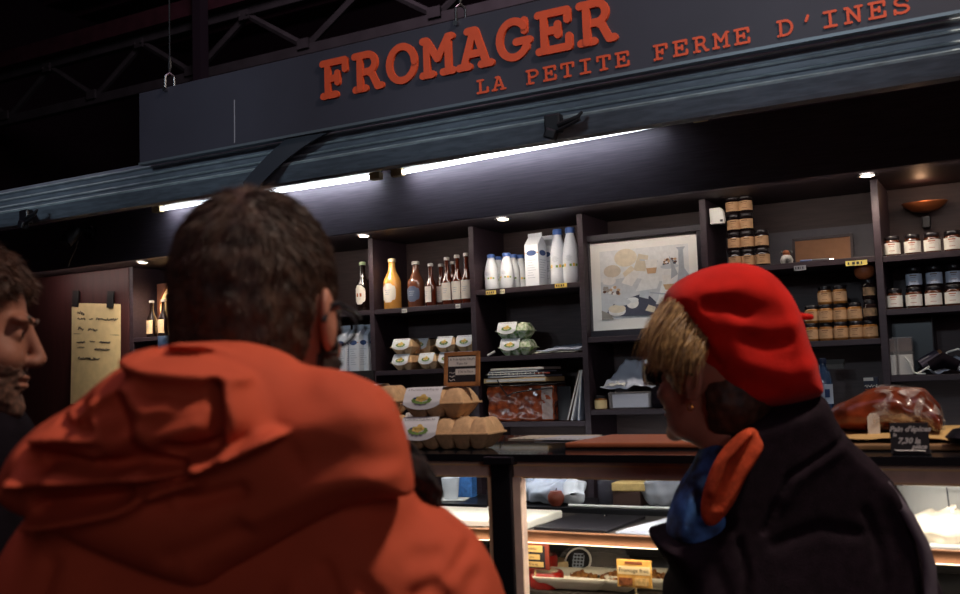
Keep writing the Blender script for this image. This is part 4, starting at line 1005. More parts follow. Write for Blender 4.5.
# --- right bay: white-labelled jars
wk = jar_kind(.0305, .083, amber, wht_lab, blk_lid, (.12, .66), True, red_print)
wk2 = jar_kind(.0300, .080, dark_c, bl_lab, blk_lid, (.12, .66), True, brown_print)
for i, px in enumerate((892.5, 912.8, 932.6, 953, 972)):
    wk.put((at(px, 250, YI)[0], YI, 1.925), 'white-labelled amber jar, %s from left on the topmost jar shelf far right' % ORD[i], group='white-labelled jars on the upper right shelf')
for i, px in enumerate((895, 914.5, 934, 954, 973)):
    wk.put((at(px, 305, YI)[0], YI, 1.715), 'white-labelled amber jar, %s from left in the lower row at the far right' % ORD[i], rz=.05*(i % 3-1), group='white-labelled jars on the lower right shelf')
for i, px in enumerate((914, 934.5, 954.5)):
    wk2.put((at(px, 285, YI)[0], YI+.012, 1.715+.0835), 'dark bluish-labelled jar, %s from left, stacked on the amber jars far right' % ORD[i], group='bluish-labelled jars on top of others')
# canisters and clutter below them
q = at(897, 378, YI); z3 = 1.455
gl_clear = mat('clear_plastic', 'cfc8c6', .12, alpha=.22, coat=.5)
for i, (px, nm, wd, hc) in enumerate(((895, 'left of the two square clear canisters by the upright, half filled with white', .050, .075), (906.5, 'right of the two square clear canisters, half filled with white powder', .066, .075))):
    q = at(px, 378, YI)
    t = thing('canister', nm, 'canister', (q[0], YI-.01, z3), group='clear canisters')
    MB().box((0, 0, .075), (wd, .06, .15)).build('body', gl_clear, t, bevel=.004)
    MB().box((0, 0, .042), (wd-.008, .05, .078)).build('contents', mat('white_powder', 'd8d6d0', .9), t)
    MB().box((0, 0, .120), (wd-.008, .05, .050)).build('brown_contents', mat('brown_powder', '4a2c22', .9, var=.3, scale=80), t)
q = at(912, 345, YI+.1)
tag(MB().box((q[0], YI+.13, z3+.115), (.17, .10, .23)).build('dark_box', black_m, bevel=.006), 'black box standing behind the clear canisters', 'box')
a, b = at(920, 365, YI), at(938, 354, YI+.02)
t = thing('glass_bottle', 'empty clear bottle with a cork lying tilted on the clutter right of the canisters', 'bottle', tuple(a))
MB().tube([(0, 0, 0), tuple(Vector(b)-Vector(a))], [.022, .022], 14).build('body', mat('smoke_glass', '4a4450', .1, coat=.5), t, smooth=True)
d = (Vector(b)-Vector(a)); MB().tube([d, d*1.18], .014, 12).build('cork', mat('cork', '8a6040', .8), t, smooth=True)
MB().tube([(0, 0, -.02), (0, .03, -(a[2]-z3)+.003)], .012, 8).build('stand', blk_lid, t)
mb = MB(); c = [at(*p, YI-.02) for p in ((917, 376), (922, 371), (935, 363), (948, 352), (958, 349), (972, 352))]
tag(mb.tube([(p[0], YI-.02, max(p[2], z3+.004)) for p in c], .004, 8).build('white_cable', white_pl, smooth=True), 'white cable arching over the clutter on the lower right shelf', 'cable')
mb = MB(); c = [at(*p, YI-.03) for p in ((905, 357), (910, 362), (914, 372), (919, 377), (926, 376))]
tag(mb.tube([(p[0], YI-.045, max(p[2], z3+.004)) for p in c], .0035, 8).build('white_cable', white_pl, smooth=True), 'short white cable hanging in front of the clear canisters', 'cable')
def crumple(u0, v0, nu, nv, fn, seed, amp, freq):
    pass
def crumpled_sheet(name, corners, m_, amp, label, cat, seed=0, n=16, th=.001, group=None):
    c = [Vector(p) for p in corners]; r = random.Random(seed); ph = [(r.uniform(2, 9), r.uniform(2, 9), r.uniform(0, 6)) for _ in range(7)]
    def fn(i, j):
        p = c[0].lerp(c[1], i).lerp(c[3].lerp(c[2], i), j)
        h = sum(math.sin(a*i*3+b*j*3+s) for a, b, s in ph)/7
        return p+Vector((0, 0, amp*(h+.5)))
    mb = MB(); mb.sheet(fn, n, n); o = mb.build(name, m_, smooth=True, solid=th)
    if label: tag(o, label, cat, group)
    return o
bluew = mat('bluish_paper', 'c3c8d6', .7)
crumpled_sheet('white_bag', [at(928, 374, YI)+[0, -.03, 0], at(975, 372, YI)+[0, -.03, 0], at(975, 358, YI)+[0, .06, 0], at(940, 362, YI)+[0, .06, 0]], bluew, .022, 'crumpled bluish white paper bag on the lower right shelf', 'bag', 4)
tag(MB().tube([(at(932, 377, YI)[0], YI-.05, z3+.03), (at(945, 368, YI)[0], YI-.05, z3+.055), (at(960, 372, YI)[0], YI-.05, z3+.03)], [.02, .03, .02], 12).build('black_pouch', black_cloth, smooth=True), 'black cloth pouch on the lower right shelf in front of the white bag', 'pouch')
# --- framed still life
ax0, ax1 = at(585.5, 300, YS+.06)[0], UP[6]-.016
t = thing('framed_picture', 'framed still-life print of cheeses, glasses and a bottle, standing behind the beret', 'picture', ((ax0+ax1)/2, YS+.06, 1.668))
W2 = ax1-ax0; zt_ = at(590, 236, YS+.06)[2]-1.668; ln = -.03
fm = mat('picture_frame', '241f28', .4)
MB().box((0, .012, zt_/2), (W2-.03, .006, zt_-.03)).build('mat_board', mat('passe_partout', 'f2f0ea', .85), t)
fw = .030
for c, d in (((0, 0, fw/2), (W2, .03, fw)), ((0, 0, zt_-fw/2), (W2, .03, fw)), ((-W2/2+fw/2, 0, zt_/2), (fw, .03, zt_-2*fw)), ((W2/2-fw/2, 0, zt_/2), (fw, .03, zt_-2*fw))): MB().box(c, d).build('frame_rail', fm, t, bevel=.003)
pw, ph = W2-.15, zt_-.155; ox, oz = -pw/2, .078
cols = ['dddfdd', 'd8c7a4', 'c9b896', 'e2dfd8', '4a4c5c', '8d98a4', 'b9bcc0', 'b4814a', '6a4a3c', 'bfae94', 'aab4bc', '7d7468']
cols = [''.join('%02x' % int(int(c[i:i+2], 16)*.68+238*.32) for i in (0, 2, 4)) if k not in (4, 8) else c for k, c in enumerate(cols)]
pm = [mat('print_'+c, c, .85, var=.06, scale=50) for c in cols]
mb = MB(); yl = [.0085]
def blob(c, pts):
    yl[0] -= .00006; mb.m = c
    mb.add([(ox+x*pw, yl[0], oz+z*ph) for x, z in pts], [tuple(range(len(pts)))])
def el(cx_, cz, rx, rz_, n=20, a0=0): return [(cx_+rx*math.cos(2*PI*i/n+a0), cz+rz_*math.sin(2*PI*i/n+a0)) for i in range(n)]
blob(0, [(0, 0), (1, 0), (1, 1), (0, 1)])
blob(6, [(0, .1), (.6, .05), (.7, .5), (.3, .6), (0, .55)])
blob(1, el(.30, .88, .13, .13)); blob(9, el(.14, .70, .10, .09)); blob(2, [(.38, .68), (.52, .66), (.56, .88), (.45, .92)]); blob(3, [(.24, .52), (.36, .72), (.46, .64), (.36, .46)]); blob(1, [(.26, .66), (.36, .76), (.40, .70), (.28, .60)])
blob(6, el(.12, .48, .11, .10)); blob(3, el(.10, .56, .08, .06))
blob(10, [(.46, .84), (.66, .80), (.66, .78), (.46, .82)])
for i in range(22):
    r_ = random.Random(i+50); blob((8, 11, 7, 3)[i % 4], el(.03+.18*r_.random(), .36+.11*r_.random(), .020, .022, 10))
for i in range(26):
    r_ = random.Random(i+90); blob((8, 4, 7, 3)[i % 4], el(.72+.14*r_.random(), .72+.09*r_.random(), .018, .018, 9))
blob(10, el(.79, .70, .10, .035))
blob(3, [(.54, .62), (.64, .62), (.66, .82), (.52, .82)]); blob(7, [(.545, .62), (.635, .62), (.65, .70), (.53, .70)])
blob(3, [(.74, .36), (.80, .36), (.84, .58), (.70, .58)]); blob(7, [(.74, .36), (.80, .36), (.83, .45), (.71, .45)]); blob(10, [(.765, .2), (.775, .2), (.775, .36), (.765, .36)])
blob(5, [(.86, .40), (1.0, .40), (1.0, .56), (.95, .66), (.945, .92), (.97, .96), (.87, .96), (.895, .92), (.89, .66)])
blob(5, [(.80, .52), (.88, .58), (.82, .78), (.79, .86), (.81, .66)])
blob(4, [(.04, .05), (.62, .02), (.66, .16), (.56, .30), (.46, .34), (.16, .24), (.08, .14)])
blob(11, [(0, .0), (.14, .0), (.10, .08), (0, .14)])
for c, e_ in ((3, el(.18, .12, .10, .08)), (1, el(.18, .15, .10, .06)), (3, el(.36, .22, .07, .08)), (0, el(.36, .26, .07, .04)), (6, el(.24, .24, .10, .05)), (10, [(.44, .30), (.54, .26), (.56, .40), (.46, .46)]), (3, [(.62, .18), (.86, .14), (.92, .34), (.70, .38)]), (5, [(.56, .36), (.84, .30), (.84, .28), (.56, .34)]), (0, [(.40, .38), (.64, .40), (.70, .58), (.48, .56)]), (2, [(.50, .10), (.60, .06), (.62, .14), (.54, .18)])): blob(c, e_)
mb.build('print', pm, t)
mb = MB()
text_mb('1987', .030, (W2/2-.055, -.0, zt_*.52), (0, 0, 1), (-1, 0, 0), mb) if False else None
# lower shelf of that bay
z4 = 1.343
q = at(602, 410, YS+.05)
ck = jar_kind(.030, .062, honey, mat('cream_label', 'd8c08c', .8), blk_lid, (.06, .66), False)
ck.put((q[0], YS+.045, z4), 'squat jar with a cream label at the left end of the shelf under the picture')
q = at(632, 410, YI)
t = thing('plastic_tub', 'translucent plastic tub full of folded white paper under the picture', 'tub', (q[0]+.01, YI+.02, z4))
MB().box((0, 0, .038), (.19, .15, .076), taper=1.06).build('tub', gl_clear, t, bevel=.006); MB().box((0, 0, .036), (.17, .13, .06)).build('contents', bluew, t, bevel=.004)
crumpled_sheet('paper_heap', [(q[0]-.13, YI-.05, z4+.082), (q[0]+.13, YI-.05, z4+.090), (q[0]+.15, YI+.09, z4+.21), (q[0]-.05, YI+.09, z4+.21)], bluew, .018, 'heap of loose white paper piled on the plastic tub under the picture', 'paper', 8)
crumpled_sheet('paper_sheet', [(q[0]-.10, YI-.06, z4+.10), (q[0]-.01, YI-.06, z4+.10), (q[0]-.0, YI+.02, z4+.125), (q[0]-.09, YI+.02, z4+.125)], paper, .010, 'small folded white sheet on the front of the paper heap under the picture', 'paper', 12)
tag(MB().box((q[0]+.16, YI+.03, z4+.05), (.13, .16, .10), rz=.2).build('dark_bag', black_cloth, bevel=.02), 'dark soft bag right of the plastic tub, half hidden by the fringe', 'bag')
# --- milk bay
blue_cap = mat('blue_cap', '3f62a8', .4); milk = mat('milk_white', 'c6ccd6', .35); green_m = mat('leaf_print', '6e8f4a', .7); yell = mat('yellow_print', 'd8b050', .7); blue_print = mat('blue_print', '27406f', .6); grey_print = mat('grey_print', '9aa4b4', .7)
def milk_bottle(h, r):
    def make():
        t = thing('milk_bottle', 'x', 'bottle')
        lathe_obj('body', [(0, 0), (r*.92, 0), (r, h*.02), (r, h*.22), (r*.97, h*.25), (r, h*.28), (r*.99, h*.52), (r*.9, h*.64), (r*.66, h*.80), (r*.52, h*.87), (r*.50, h*.91)], milk, t, 20)
        lathe_obj('cap', [(r*.56, h*.90), (r*.60, h*.905), (r*.60, h*.985), (r*.54, h), (0, h)], blue_cap, t, 18)
        b = band('label', r*1.012, h*.29, h*.50, milk, t)
        mb = MB()
        for k in range(6): mb.lathe([(r*1.02, h*(.40+.018*k)), (r*1.02, h*(.408+.018*k))], (0, 0, 0), 6, -PI/2-.2-.25*((k*37) % 5)/5, -PI/2+.2+.3*((k*23) % 5)/5)
        mb.build('label_text', grey_print, b)
        mb = MB()
        for k, a in enumerate((-.9, -.55, .2, .6, .95)):
            mb.m = (0, 1, 0, 1, 0)[k]; mb.lathe([(r*1.022, h*.30), (r*1.022, h*(.345+.01*(k % 2)))], (0, 0, 0), 4, -PI/2+a-.14, -PI/2+a+.14)
        mb.build('label_picture', [green_m, yell], b)
        return t
    return Kind(make)
sm, tl = milk_bottle(.175, .0335), milk_bottle(.262, .038)
z5 = 1.924
for i, (px, dy, nm) in enumerate(((492, 0, 'front left of the small group'), (507.5, 0, 'front right of the small group'), (499, .10, 'at the back between the two front ones'), (514, .075, 'second row, peeking out right of the front pair'), (521.5, .12, 'rearmost, nearest the tall carton'))):
    x = at(px, 289, YI+dy)[0]; sm.put((x, YI+dy, z5), 'small white milk bottle with blue cap, '+nm, rz=.2*(i % 3-1), group='small milk bottles')
for i, (px, nm) in enumerate(((559, 'left of the tall pair beside the carton'), (572.6, 'right of the tall pair, against the upright'))):
    tl.put((at(px, 285, YI)[0], YI+.005-.012*i, z5), 'tall white milk bottle with blue cap, '+nm, rz=.15*i, group='tall milk bottles')
def carton():
    t = thing('milk_carton', 'x', 'carton')
    w_, h = .072, .19
    MB().box((0, 0, h/2), (w_, w_, h)).build('box', milk, t, bevel=.002)
    mb = MB(); a = w_/2
    mb.add([(-a, -a, h), (a, -a, h), (a, a, h), (-a, a, h), (-a, 0, h+.040), (a, 0, h+.040)], [(0, 1, 5, 4), (2, 3, 4, 5), (1, 2, 5), (3, 0, 4)]); mb.bx(-a, a, -.002, .002, h+.038, h+.056)
    mb.build('gable', milk, t)
    def badge(o, ex):
        mb = MB(); ex = Vector(ex); n_ = ex.cross(Vector((0, 0, 1)))
        mb.prism([(.026*math.cos(x), .013*math.sin(x)) for x in np.linspace(0, 2*PI, 20, endpoint=False)], Vector(o), ex, (0, 0, 1), .0006); return mb
    badge((0, -a-.0002, h*.80), (1, 0, 0)).build('logo', blue_print, t); badge((a+.0002, 0, h*.80), (0, 1, 0)).build('logo', blue_print, t)
    mb = MB()
    for k in range(8): mb.bx(-.024+.002*(k % 3), .022-.006*((k*3) % 4), -a-.0006, -a-.0001, h*(.62-.06*k), h*(.62-.06*k)+.003)
    for k in range(8): mb.bx(a+.0001, a+.0006, -.026, .024-.005*((k*5) % 4), h*(.62-.06*k), h*(.62-.06*k)+.003)
    mb.build('print', grey_print, t)
    mb = MB()
    for s in (-1, 1): mb.bx(s*.032-.004, s*.032+.004, -a-.0008, -a-.0001, h*.79, h*.81)
    mb.build('print_accent', mat('orange_print', 'b0704a', .7), t)
    return t
ctn = Kind(carton)
ctn.put((at(537, 289, YI)[0], YI, z5), 'white gable-top milk carton with blue oval logo, front one beside the tall bottles', rz=-.12, group='milk cartons on the upper shelf', scale=(1.06, 1.06, 1.04))
ctn.put((at(549, 287, YI+.06)[0], YI+.085, z5), 'white gable-top milk carton half hidden behind the front carton', rz=-.12, group='milk cartons on the upper shelf', scale=(1.06, 1.06, 1.02))
for i, (px, dy, nm) in enumerate(((346.5, .0, 'leftmost of three, beside the spectacles of the orange-jacketed man'), (359.5, 0, 'middle of the three left of the egg boxes'), (369, .03, 'rightmost of the three, against the upright'))):
    ctn.put((at(px, 374, YI+dy)[0], YI+dy, 1.556), 'white milk carton, '+nm, rz=-.2, group='milk cartons on the lower shelf', scale=(1.05, 1.05, 1.0))
def tagp(px, py, w_px, col, label):
    a = at(px, py, YS); w_ = px_w(px, py, YS, w_px)
    t = thing('price_tag', label, 'price tag', (a[0], YS-.001, a[2]))
    MB().box((0, 0, 0), (w_, .002, .020)).build('card', mat('tag_'+col, col, .7), t)
    mb = MB(); rr = random.Random(int(px))
    for k in range(4): mb.bx(-w_*.4+k*w_*.2, -w_*.4+k*w_*.2+w_*rr.uniform(.06, .14), -.0018, -.0012, -.005, .005)
    mb.build('print', ink, t)
tagp(491, 292.5, 10, 'd8bc6c', 'yellow price tag on the shelf edge under the two front small milk bottles'); tagp(502.5, 291.5, 4.5, 'd8d0b0', 'pale narrow price tag right of the yellow one under the small milk bottles')
tagp(561, 285.5, 12, 'e0c25c', 'yellow price tag on the shelf edge under the tall milk bottles'); tagp(856.5, 263, 22, 'd6c46c', 'wide yellow price tag on the shelf edge under the brown framed board')
tagp(404.5, 310.8, 5, 'd8d4cc', 'white price tag on the shelf edge under the bottle with the blue label'); tagp(458, 306.2, 4.5, 'd8d4cc', 'white price tag on the shelf edge under the amber bottles'); tagp(800, 268, 12, '8a8a90', 'grey price tag on the shelf edge below the two pens')
# --- drinks
def bottle_kind(h, r, body_m, cap_m, lab_m, lab=(.12, .45), neck=.62, lab_ang=.62, oval=False, extra=None):
    def make():
        t = thing('bottle', 'x', 'bottle')
        lathe_obj('body', [(0, 0), (r*.92, 0), (r, h*.02), (r, h*(neck-.12)), (r*.86, h*(neck-.04)), (r*.50, h*(neck+.08)), (r*.38, h*(neck+.18)), (r*.36, h*.93), (r*.42, h*.935)], body_m, t, 20)
        lathe_obj('cap', [(r*.44, h*.93), (r*.48, h*.935), (r*.46, h*.99), (r*.38, h), (0, h)], cap_m, t, 14)
        if oval:
            mb = MB(); zc = h*(lab[0]+lab[1])/2; hz = h*(lab[1]-lab[0])/2; N = 18; vs = []
            for j in range(7):
                for i in range(N+1):
                    a = -1+2*i/N; b = -1+2*j/6
                    lim = (1-abs(b)**3.2)**(1/3.2) if abs(b) < 1 else .35
                    ang = -PI/2+a*.95*max(lim, .3); vs.append(((r+.0008)*math.cos(ang), (r+.0008)*math.sin(ang), zc+b*hz))
            mb.add(vs, [(j*(N+1)+i, j*(N+1)+i+1, (j+1)*(N+1)+i+1, (j+1)*(N+1)+i) for j in range(6) for i in range(N)])
            b = mb.build('label', lab_m, t, smooth=True)
        else: b = band('label', r+.0007, h*lab[0], h*lab[1], lab_m, t, -PI/2-lab_ang*1.5, -PI/2+lab_ang*1.5)
        mb = MB(); zc = h*(lab[0]+lab[1])/2
        if extra == 'fruit':
            for s in (-1, 1): mb.lathe([(r+.0016, zc-.010), (r+.0016, zc+.008)], (0, 0, 0), 4, -PI/2+s*.26-.14, -PI/2+s*.26+.14)
            mb.build('label_picture', mat('fruit_print', 'a8603a', .7), b)
        else:
            for k in range(3): mb.lathe([(r+.0016, zc+h*(.05-.04*k)), (r+.0016, zc+h*(.06-.04*k))], (0, 0, 0), 6, -PI/2-.35+.1*(k % 2), -PI/2+.35-.08*k)
            mb.build('label_print', grey_print, b)
        return t
    return Kind(make)
juice = mat('apricot_juice', 'd69a4c', .2, coat=.5); brown_j = mat('brown_juice', '6a3e2c', .2, coat=.5); amber_b = mat('amber_bottle', '4e1c0c', .08, coat=.7)
foil = mat('foil_cap', 'c9b896', .35, metal=.5); cap_w = mat('pale_cap', 'b9b4ae', .35, metal=.3); labw = mat('bottle_label', 'd9d4cb', .75); labb = mat('dark_blue_label', '54617c', .7)
z6 = 1.868
bottle_kind(.262, .046, juice, foil, labw, (.13, .50), .66, oval=True).put((at(393, 309, YI)[0], YI, z6), 'fat bottle of yellow apricot juice with white oval label, left end of the drinks shelf')
bottle_kind(.240, .044, brown_j, cap_w, labb, (.13, .46), .66, oval=True).put((at(413.5, 308, YI)[0], YI+.03, z6), 'fat bottle of brown juice with blue oval label, second on the drinks shelf')
ab = bottle_kind(.225, .030, amber_b, cap_w, labw, (.10, .46), .56)
for i, (px, dy, s_, nm) in enumerate(((431.5, 0, .97, 'first from the left in the front row'), (442, .055, .97, 'behind the gap between the two leftmost front ones'), (448, 0, 1.07, 'second from the left in the front row'), (454, .06, 1.0, 'in the back row behind the middle of the group'), (458.3, 0, 1.10, 'third from the left in the front row'), (467.5, 0, 1.12, 'rightmost in the front row, against the upright'))):
    ab.put((at(px, 305, YI+dy)[0], YI+dy, z6), 'slim amber white-labelled bottle, '+nm, rz=(-.4 if i == 0 else .1*(i % 3-1)), group='slim amber bottles', scale=(1, 1, s_))
db = bottle_kind(.262, .037, glass_dark, mat('green_cap', '9fb08a', .4), labw, (.14, .52), .60, oval=True, extra='fruit')
db.put((at(363.5, 311, YI)[0], YI, z6), 'dark bottle with white oval fruit label, left of the upright by the apricot juice', group='dark fruit bottles')
db.put((at(372, 309, YI+.04)[0]-.015, YI+.07, z6), 'dark bottle mostly hidden behind the upright left of the apricot juice', group='dark fruit bottles')
bb = bottle_kind(.222, .031, glass_dark, cap_w, mat('warm_label', 'd8b890', .7), (.10, .46), .56)
for i, (px, nm) in enumerate(((152, 'left one beside the paper list'), (163.5, 'right one, beside the glowing oval sign'))):
    bb.put((at(px, 338, YI)[0], YI, 1.81), 'dark cream-labelled bottle in the far left bay, '+nm, group='dark bottles in the far left bay')
q = at(174, 312, YS+.16)
t = thing('oval_sign', 'glowing amber oval sign behind the dark bottles, half hidden by the orange jacket man', 'sign', (q[0], YS+.16, q[2]-.13))
MB().box((0, .02, .14), (.30, .02, .34)).build('board', mat('sign_back', '6b4030', .7), t)
mb = MB(); mb.prism([(.115*math.cos(x), .155*math.sin(x)) for x in np.linspace(0, 2*PI, 32, endpoint=False)], (0, .008, .14), (1, 0, 0), (0, 0, 1), .008); mb.build('oval', mat('amber_glow', (1, .62, .28), emit=1.0), t)
MB().tube([(.118*math.cos(x), -.002, .14+.158*math.sin(x)) for x in np.linspace(0, 2*PI, 32, endpoint=False)], .006, 6, closed=True).build('rim', mat('sign_rim', '8a4a24', .5), t)
mb = MB()
for k in range(5): mb.box((-.03+.012*(k % 3), -.002, .05+.045*k), (.08, .002, .010), ry=.3*(k % 2))
mb.build('lettering', mat('sign_print', '8a4a20', .6), t)
q = at(166, 345, 3.9)
tag(MB().sheet(lambda i, j: (q[0]+(.20*i-.05)+.10*j*0-.04*(j**1.5), 3.95-.06*(1-j)+.02*math.sin(9*i), q[2]+.05-(q[2]+.05-.957)*j), 12, 10).build('blue_cloth', mat('pale_blue_cloth', '7f95b8', .8, var=.1, scale=40), smooth=True, solid=.004), 'pale blue cloth hanging behind the head of the man in orange', 'cloth')
# --- eggs
pulp = mat('egg_pulp', 'c9a57c', .9, var=.10, scale=90, bump=.4, bscale=260); pulp_g = mat('green_carton', '5f8a3c', .7, var=.6, scale=70, col2='d8d8c8')
lab_e = mat('egg_label', 'd8dade', .75)
def egg_box(n, m_pulp, wide=.45):
    def make():
        t = thing('egg_box', 'x', 'egg box')
        L = .055*n; D = .108; hb, hl = .038, .036
        def cups(x, y):
            fx = abs(((x+L/2)/.055) % 1-.5)*2; fy = abs(((y+D/2)/.054) % 1-.5)*2
            return (max(0, 1-fx**2.6)*max(0, 1-fy**2.8))**.5
        def top(i, j):
            x = -L/2+L*i; y = -D/2+D*j; e = min(1, min(i, 1-i)*n*3.2, min(j, 1-j)*5.5); c = cups(x, y)
            return (x, y, hb+.003+hl*min(1, e)**.5*(.62+.38*c))
        def bot(i, j):
            x = -L/2+L*i; y = -D/2+D*j; c = cups(x, y); e = min(1, min(i, 1-i)*n*4, min(j, 1-j)*7)
            k = .88+.12*(1-min(1, e)); return (x*k, y*k, hb*(1-min(1, e)**.5*(.45+.55*c)))
        MB().sheet(top, n*14, 28).build('lid', m_pulp, t, smooth=True)
        MB().sheet(bot, n*14, 28).build('tray', m_pulp, t, smooth=True)
        mb = MB(); mb.bx(-L/2-.005, L/2+.005, -D/2-.006, D/2+.006, hb-.002, hb+.003); mb.build('rim', m_pulp, t, bevel=.001)
        # paper sleeve over the lid with a rounded tongue down the front
        w_ = L*wide; x0 = -L/2+.006
        pth = [(-D/2-.010, hb-.014), (-D/2-.0085, hb+.003), (-D/2+.001, hb+.026), (-D/2+.014, hb+hl+.007), (0, hb+hl+.008), (D/2-.02, hb+hl+.007), (D/2-.002, hb+.026)]
        def sl(i, j):
            k = j*(len(pth)-1); a = min(int(k), len(pth)-2); f_ = k-a; y = pth[a][0]*(1-f_)+pth[a+1][0]*f_; z = pth[a][1]*(1-f_)+pth[a+1][1]*f_
            if j < .25: z += (abs(2*i-1)**2.5)*.014*(1-j/.25)
            return Vector((x0+w_*i, y, z))
        s_ = MB().sheet(sl, 14, 24).build('label', lab_e, t, smooth=True)
        mb = MB(); o = sl(.5, .40); ex = Vector((1, 0, 0)); ey = (sl(.5, .45)-sl(.5, .36)).normalized()
        text_mb('6 Tres Gros Oeufs Plein Air', w_*.072, sl(.5, .43)+Vector((0, -.001, .001)), ex, ey, mb); mb.build('label_text', ink, s_)
        mb = MB(); rr = random.Random(5)
        ey2 = (sl(.5, .34)-sl(.5, .2)).normalized(); c = sl(.5, .24)
        def pb(m, u, v, ru, rv):
            mb.m = m; nz = ex.cross(ey2); c2 = c+nz*(.0012+.0002*m)
            mb.add([c2+ex*(u+ru*math.cos(2*PI*i/10))+ey2*(v+rv*math.sin(2*PI*i/10)) for i in range(10)], [tuple(range(10))])
        for k in range(12): a = 2*PI*k/12; pb(0, w_*.22*math.cos(a), .008*math.sin(a)-.003, w_*.06, .0035)
        for k in range(5): pb(1, w_*.05*(k-2), .003*math.sin(k*2.1), w_*.075, .0055)
        pb(1, w_*.04, .009, w_*.07, .005)
        pb(2, -w_*.18, .002, w_*.035, .003)
        mb.build('label_picture', [mat('leaf_green', '6f8f4c', .8), mat('chick_yellow', 'd8b868', .8), blue_print], s_)
        return t
    return Kind(make)
six = egg_box(3, pulp, .62); ten = egg_box(5, pulp, .42)
CTZ = CT+.001
qa = atz(405, 452, CT)
rzb = .10
q1 = (-1.262, 2.150)
ten.put((q1[0], q1[1], CTZ), 'long grey pulp egg box with printed label, lower front one on the counter', rz=rzb, scale=(.86, 1.02, .98))
six.put((q1[0]-.035, q1[1]+.012, CTZ+.0755), 'pulp egg box with printed label, topmost of the pile on the counter', rz=rzb, group=None, scale=(.98, 1.02, .94))
six.put((q1[0]-.125, q1[1]+.145, CTZ), 'pulp egg box behind the lower front box on the counter, left end', rz=rzb+.05, scale=(1, 1, 1.05))
six.put((-1.52, 2.20, CTZ+.0), 'pulp egg box at the shoulder of the man in orange, lower one', rz=rzb, scale=(1, 1, 1.05))
six.put((-1.53, 2.21, CTZ+.0785), 'pulp egg box at the shoulder of the man in orange, upper one', rz=rzb+.06, scale=(1, 1, 1.05))
z7 = 1.556
sb = egg_box(2, pulp, .80)
for i, (px, dy, lv, nm) in enumerate(((407, 0, 0, 'lower box of the left stack'), (407, 0, 1, 'upper box of the left stack'), (432, 0, 0, 'lower box of the middle stack, behind the slate price sign'), (427, .09, 1, 'box at the back between the left and middle stacks'), (450, .015, 1, 'upper box of the middle stack, above the slate price sign'), (452, .015, 0, 'lower box behind the slate price sign'), (470, .02, 0, 'lower box at the right, against the upright'), (470, .02, 1, 'upper box at the right, against the upright'), (427, .1, 0, 'lower box at the back between the stacks'))):
    x = at(px, 370, YI+dy)[0]
    sb.put((min(x, UP[4]-.080), YI+.01+dy, z7+.0775*lv), 'small shelved egg box, '+nm, rz=.05*((i*2) % 3-1), group='egg boxes on the shelf', scale=(1.12 if i < 2 else .98, 1, 1))
gb = egg_box(3, pulp_g, .62); z8 = 1.603
for lv, nm in ((0, 'lower'), (1, 'upper')):
    gb.put((at(517, 354, YI)[0]+.01*(1-lv), YI, z8+.079*lv), 'green and white printed egg box, %s of the two on the shelf under the milk' % nm, rz=.12-.06*lv, group='green egg boxes', scale=(.95, 1, 1))
# papers beside them
for i, (a, b, col, nm) in enumerate(((531, 583, 'cfcac0', 'newspaper lying open right of the green egg boxes, lower one'), (536, 580, '9aa3b8', 'grey-blue leaflet lying on the newspaper right of the green egg boxes'))):
    xa, xb = at(a, 352, YS+.02)[0], min(at(b, 350, YS+.02)[0], UP[5]-.02)
    crumpled_sheet('newspaper', [(xa, YS+.012, z8+.003+.008*i), (xb, YS+.012, z8+.004+.010*i), (xb, YB-.03, z8+.035+.01*i), (xa+.03, YB-.03, z8+.035+.01*i)], mat('news_'+col, col, .85, var=.25, scale=60), .006, nm, 'newspaper', 3+i, group='papers beside the green egg boxes')
q = at(490, 357, YS+.02)
tag(MB().tube([(q[0]-.015, YS+.025, z8+.006), (q[0]+.022, YS+.03, z8+.024)], .006, 8).build('white_marker', white_pl, smooth=True), 'small white marker lying left of the green egg boxes', 'pen')
# --- lowest shelf of the milk bay: wrapped gingerbread, notebooks and folders
z9 = 1.293
xa, xb = at(488, 425, YS+.02)[0], at(554, 423, YS+.02)[0]
t = thing('wrapped_gingerbread', 'brick of brown gingerbread in crinkled clear wrap under the pile of notebooks', 'cake', ((xa+xb)/2, YS+.10, z9))
crk = mat('gingerbread_wrap', '9a4a26', .22, coat=.8, var=.45, scale=26, bump=.9, bscale=45, col2='5a2414')
D_ = .165
def gb_fn(u, v, w): 
    qx, qy, qz = np.abs(u)-(xb-xa)/2+.012, np.abs(v)-D_/2+.012, np.abs(w-.085)-.083+.012
    return np.hypot(np.hypot(np.maximum(qx, 0), np.maximum(qy, 0)), np.maximum(qz, 0))-.012+.0025*noise3(u, v, w, 70, 77)+.0012*noise3(u, v, w, 190, 78)
g1, g2, g3 = grid((-.22, .22, .007)), grid((-.11, .11, .007)), grid((-.01, .19, .006))
V, Q = net(gb_fn(g1[:, None, None], g2[None, :, None], g3[None, None, :]), g1, g2, g3); V[:, 2] = np.maximum(V[:, 2], .001)
o = mesh_np('loaf', V, Q, crk); o.parent = t
wf = mat('ginger_film', 'd8cfc8', .15, bump=1, bscale=50, coat=.5)
crumpled_sheet('wrap_top', [(-.17, -.09, .168), (.17, -.09, .168), (.17, .08, .172), (-.17, .08, .172)], mat('clear_film', 'c9c2be', .15, trans=.6, ior=1.1), .006, None, None, 31).parent = t
MB().sheet(lambda i, j: ((xb-xa)/2-.055+.055*i, -D_/2-.004-.003*math.sin(20*j+6*i), .01+.15*j), 8, 14).build('wrap_fold', mat('white_film', 'bfb6b0', .2, alpha=.45, bump=.6, bscale=60), t, smooth=True)
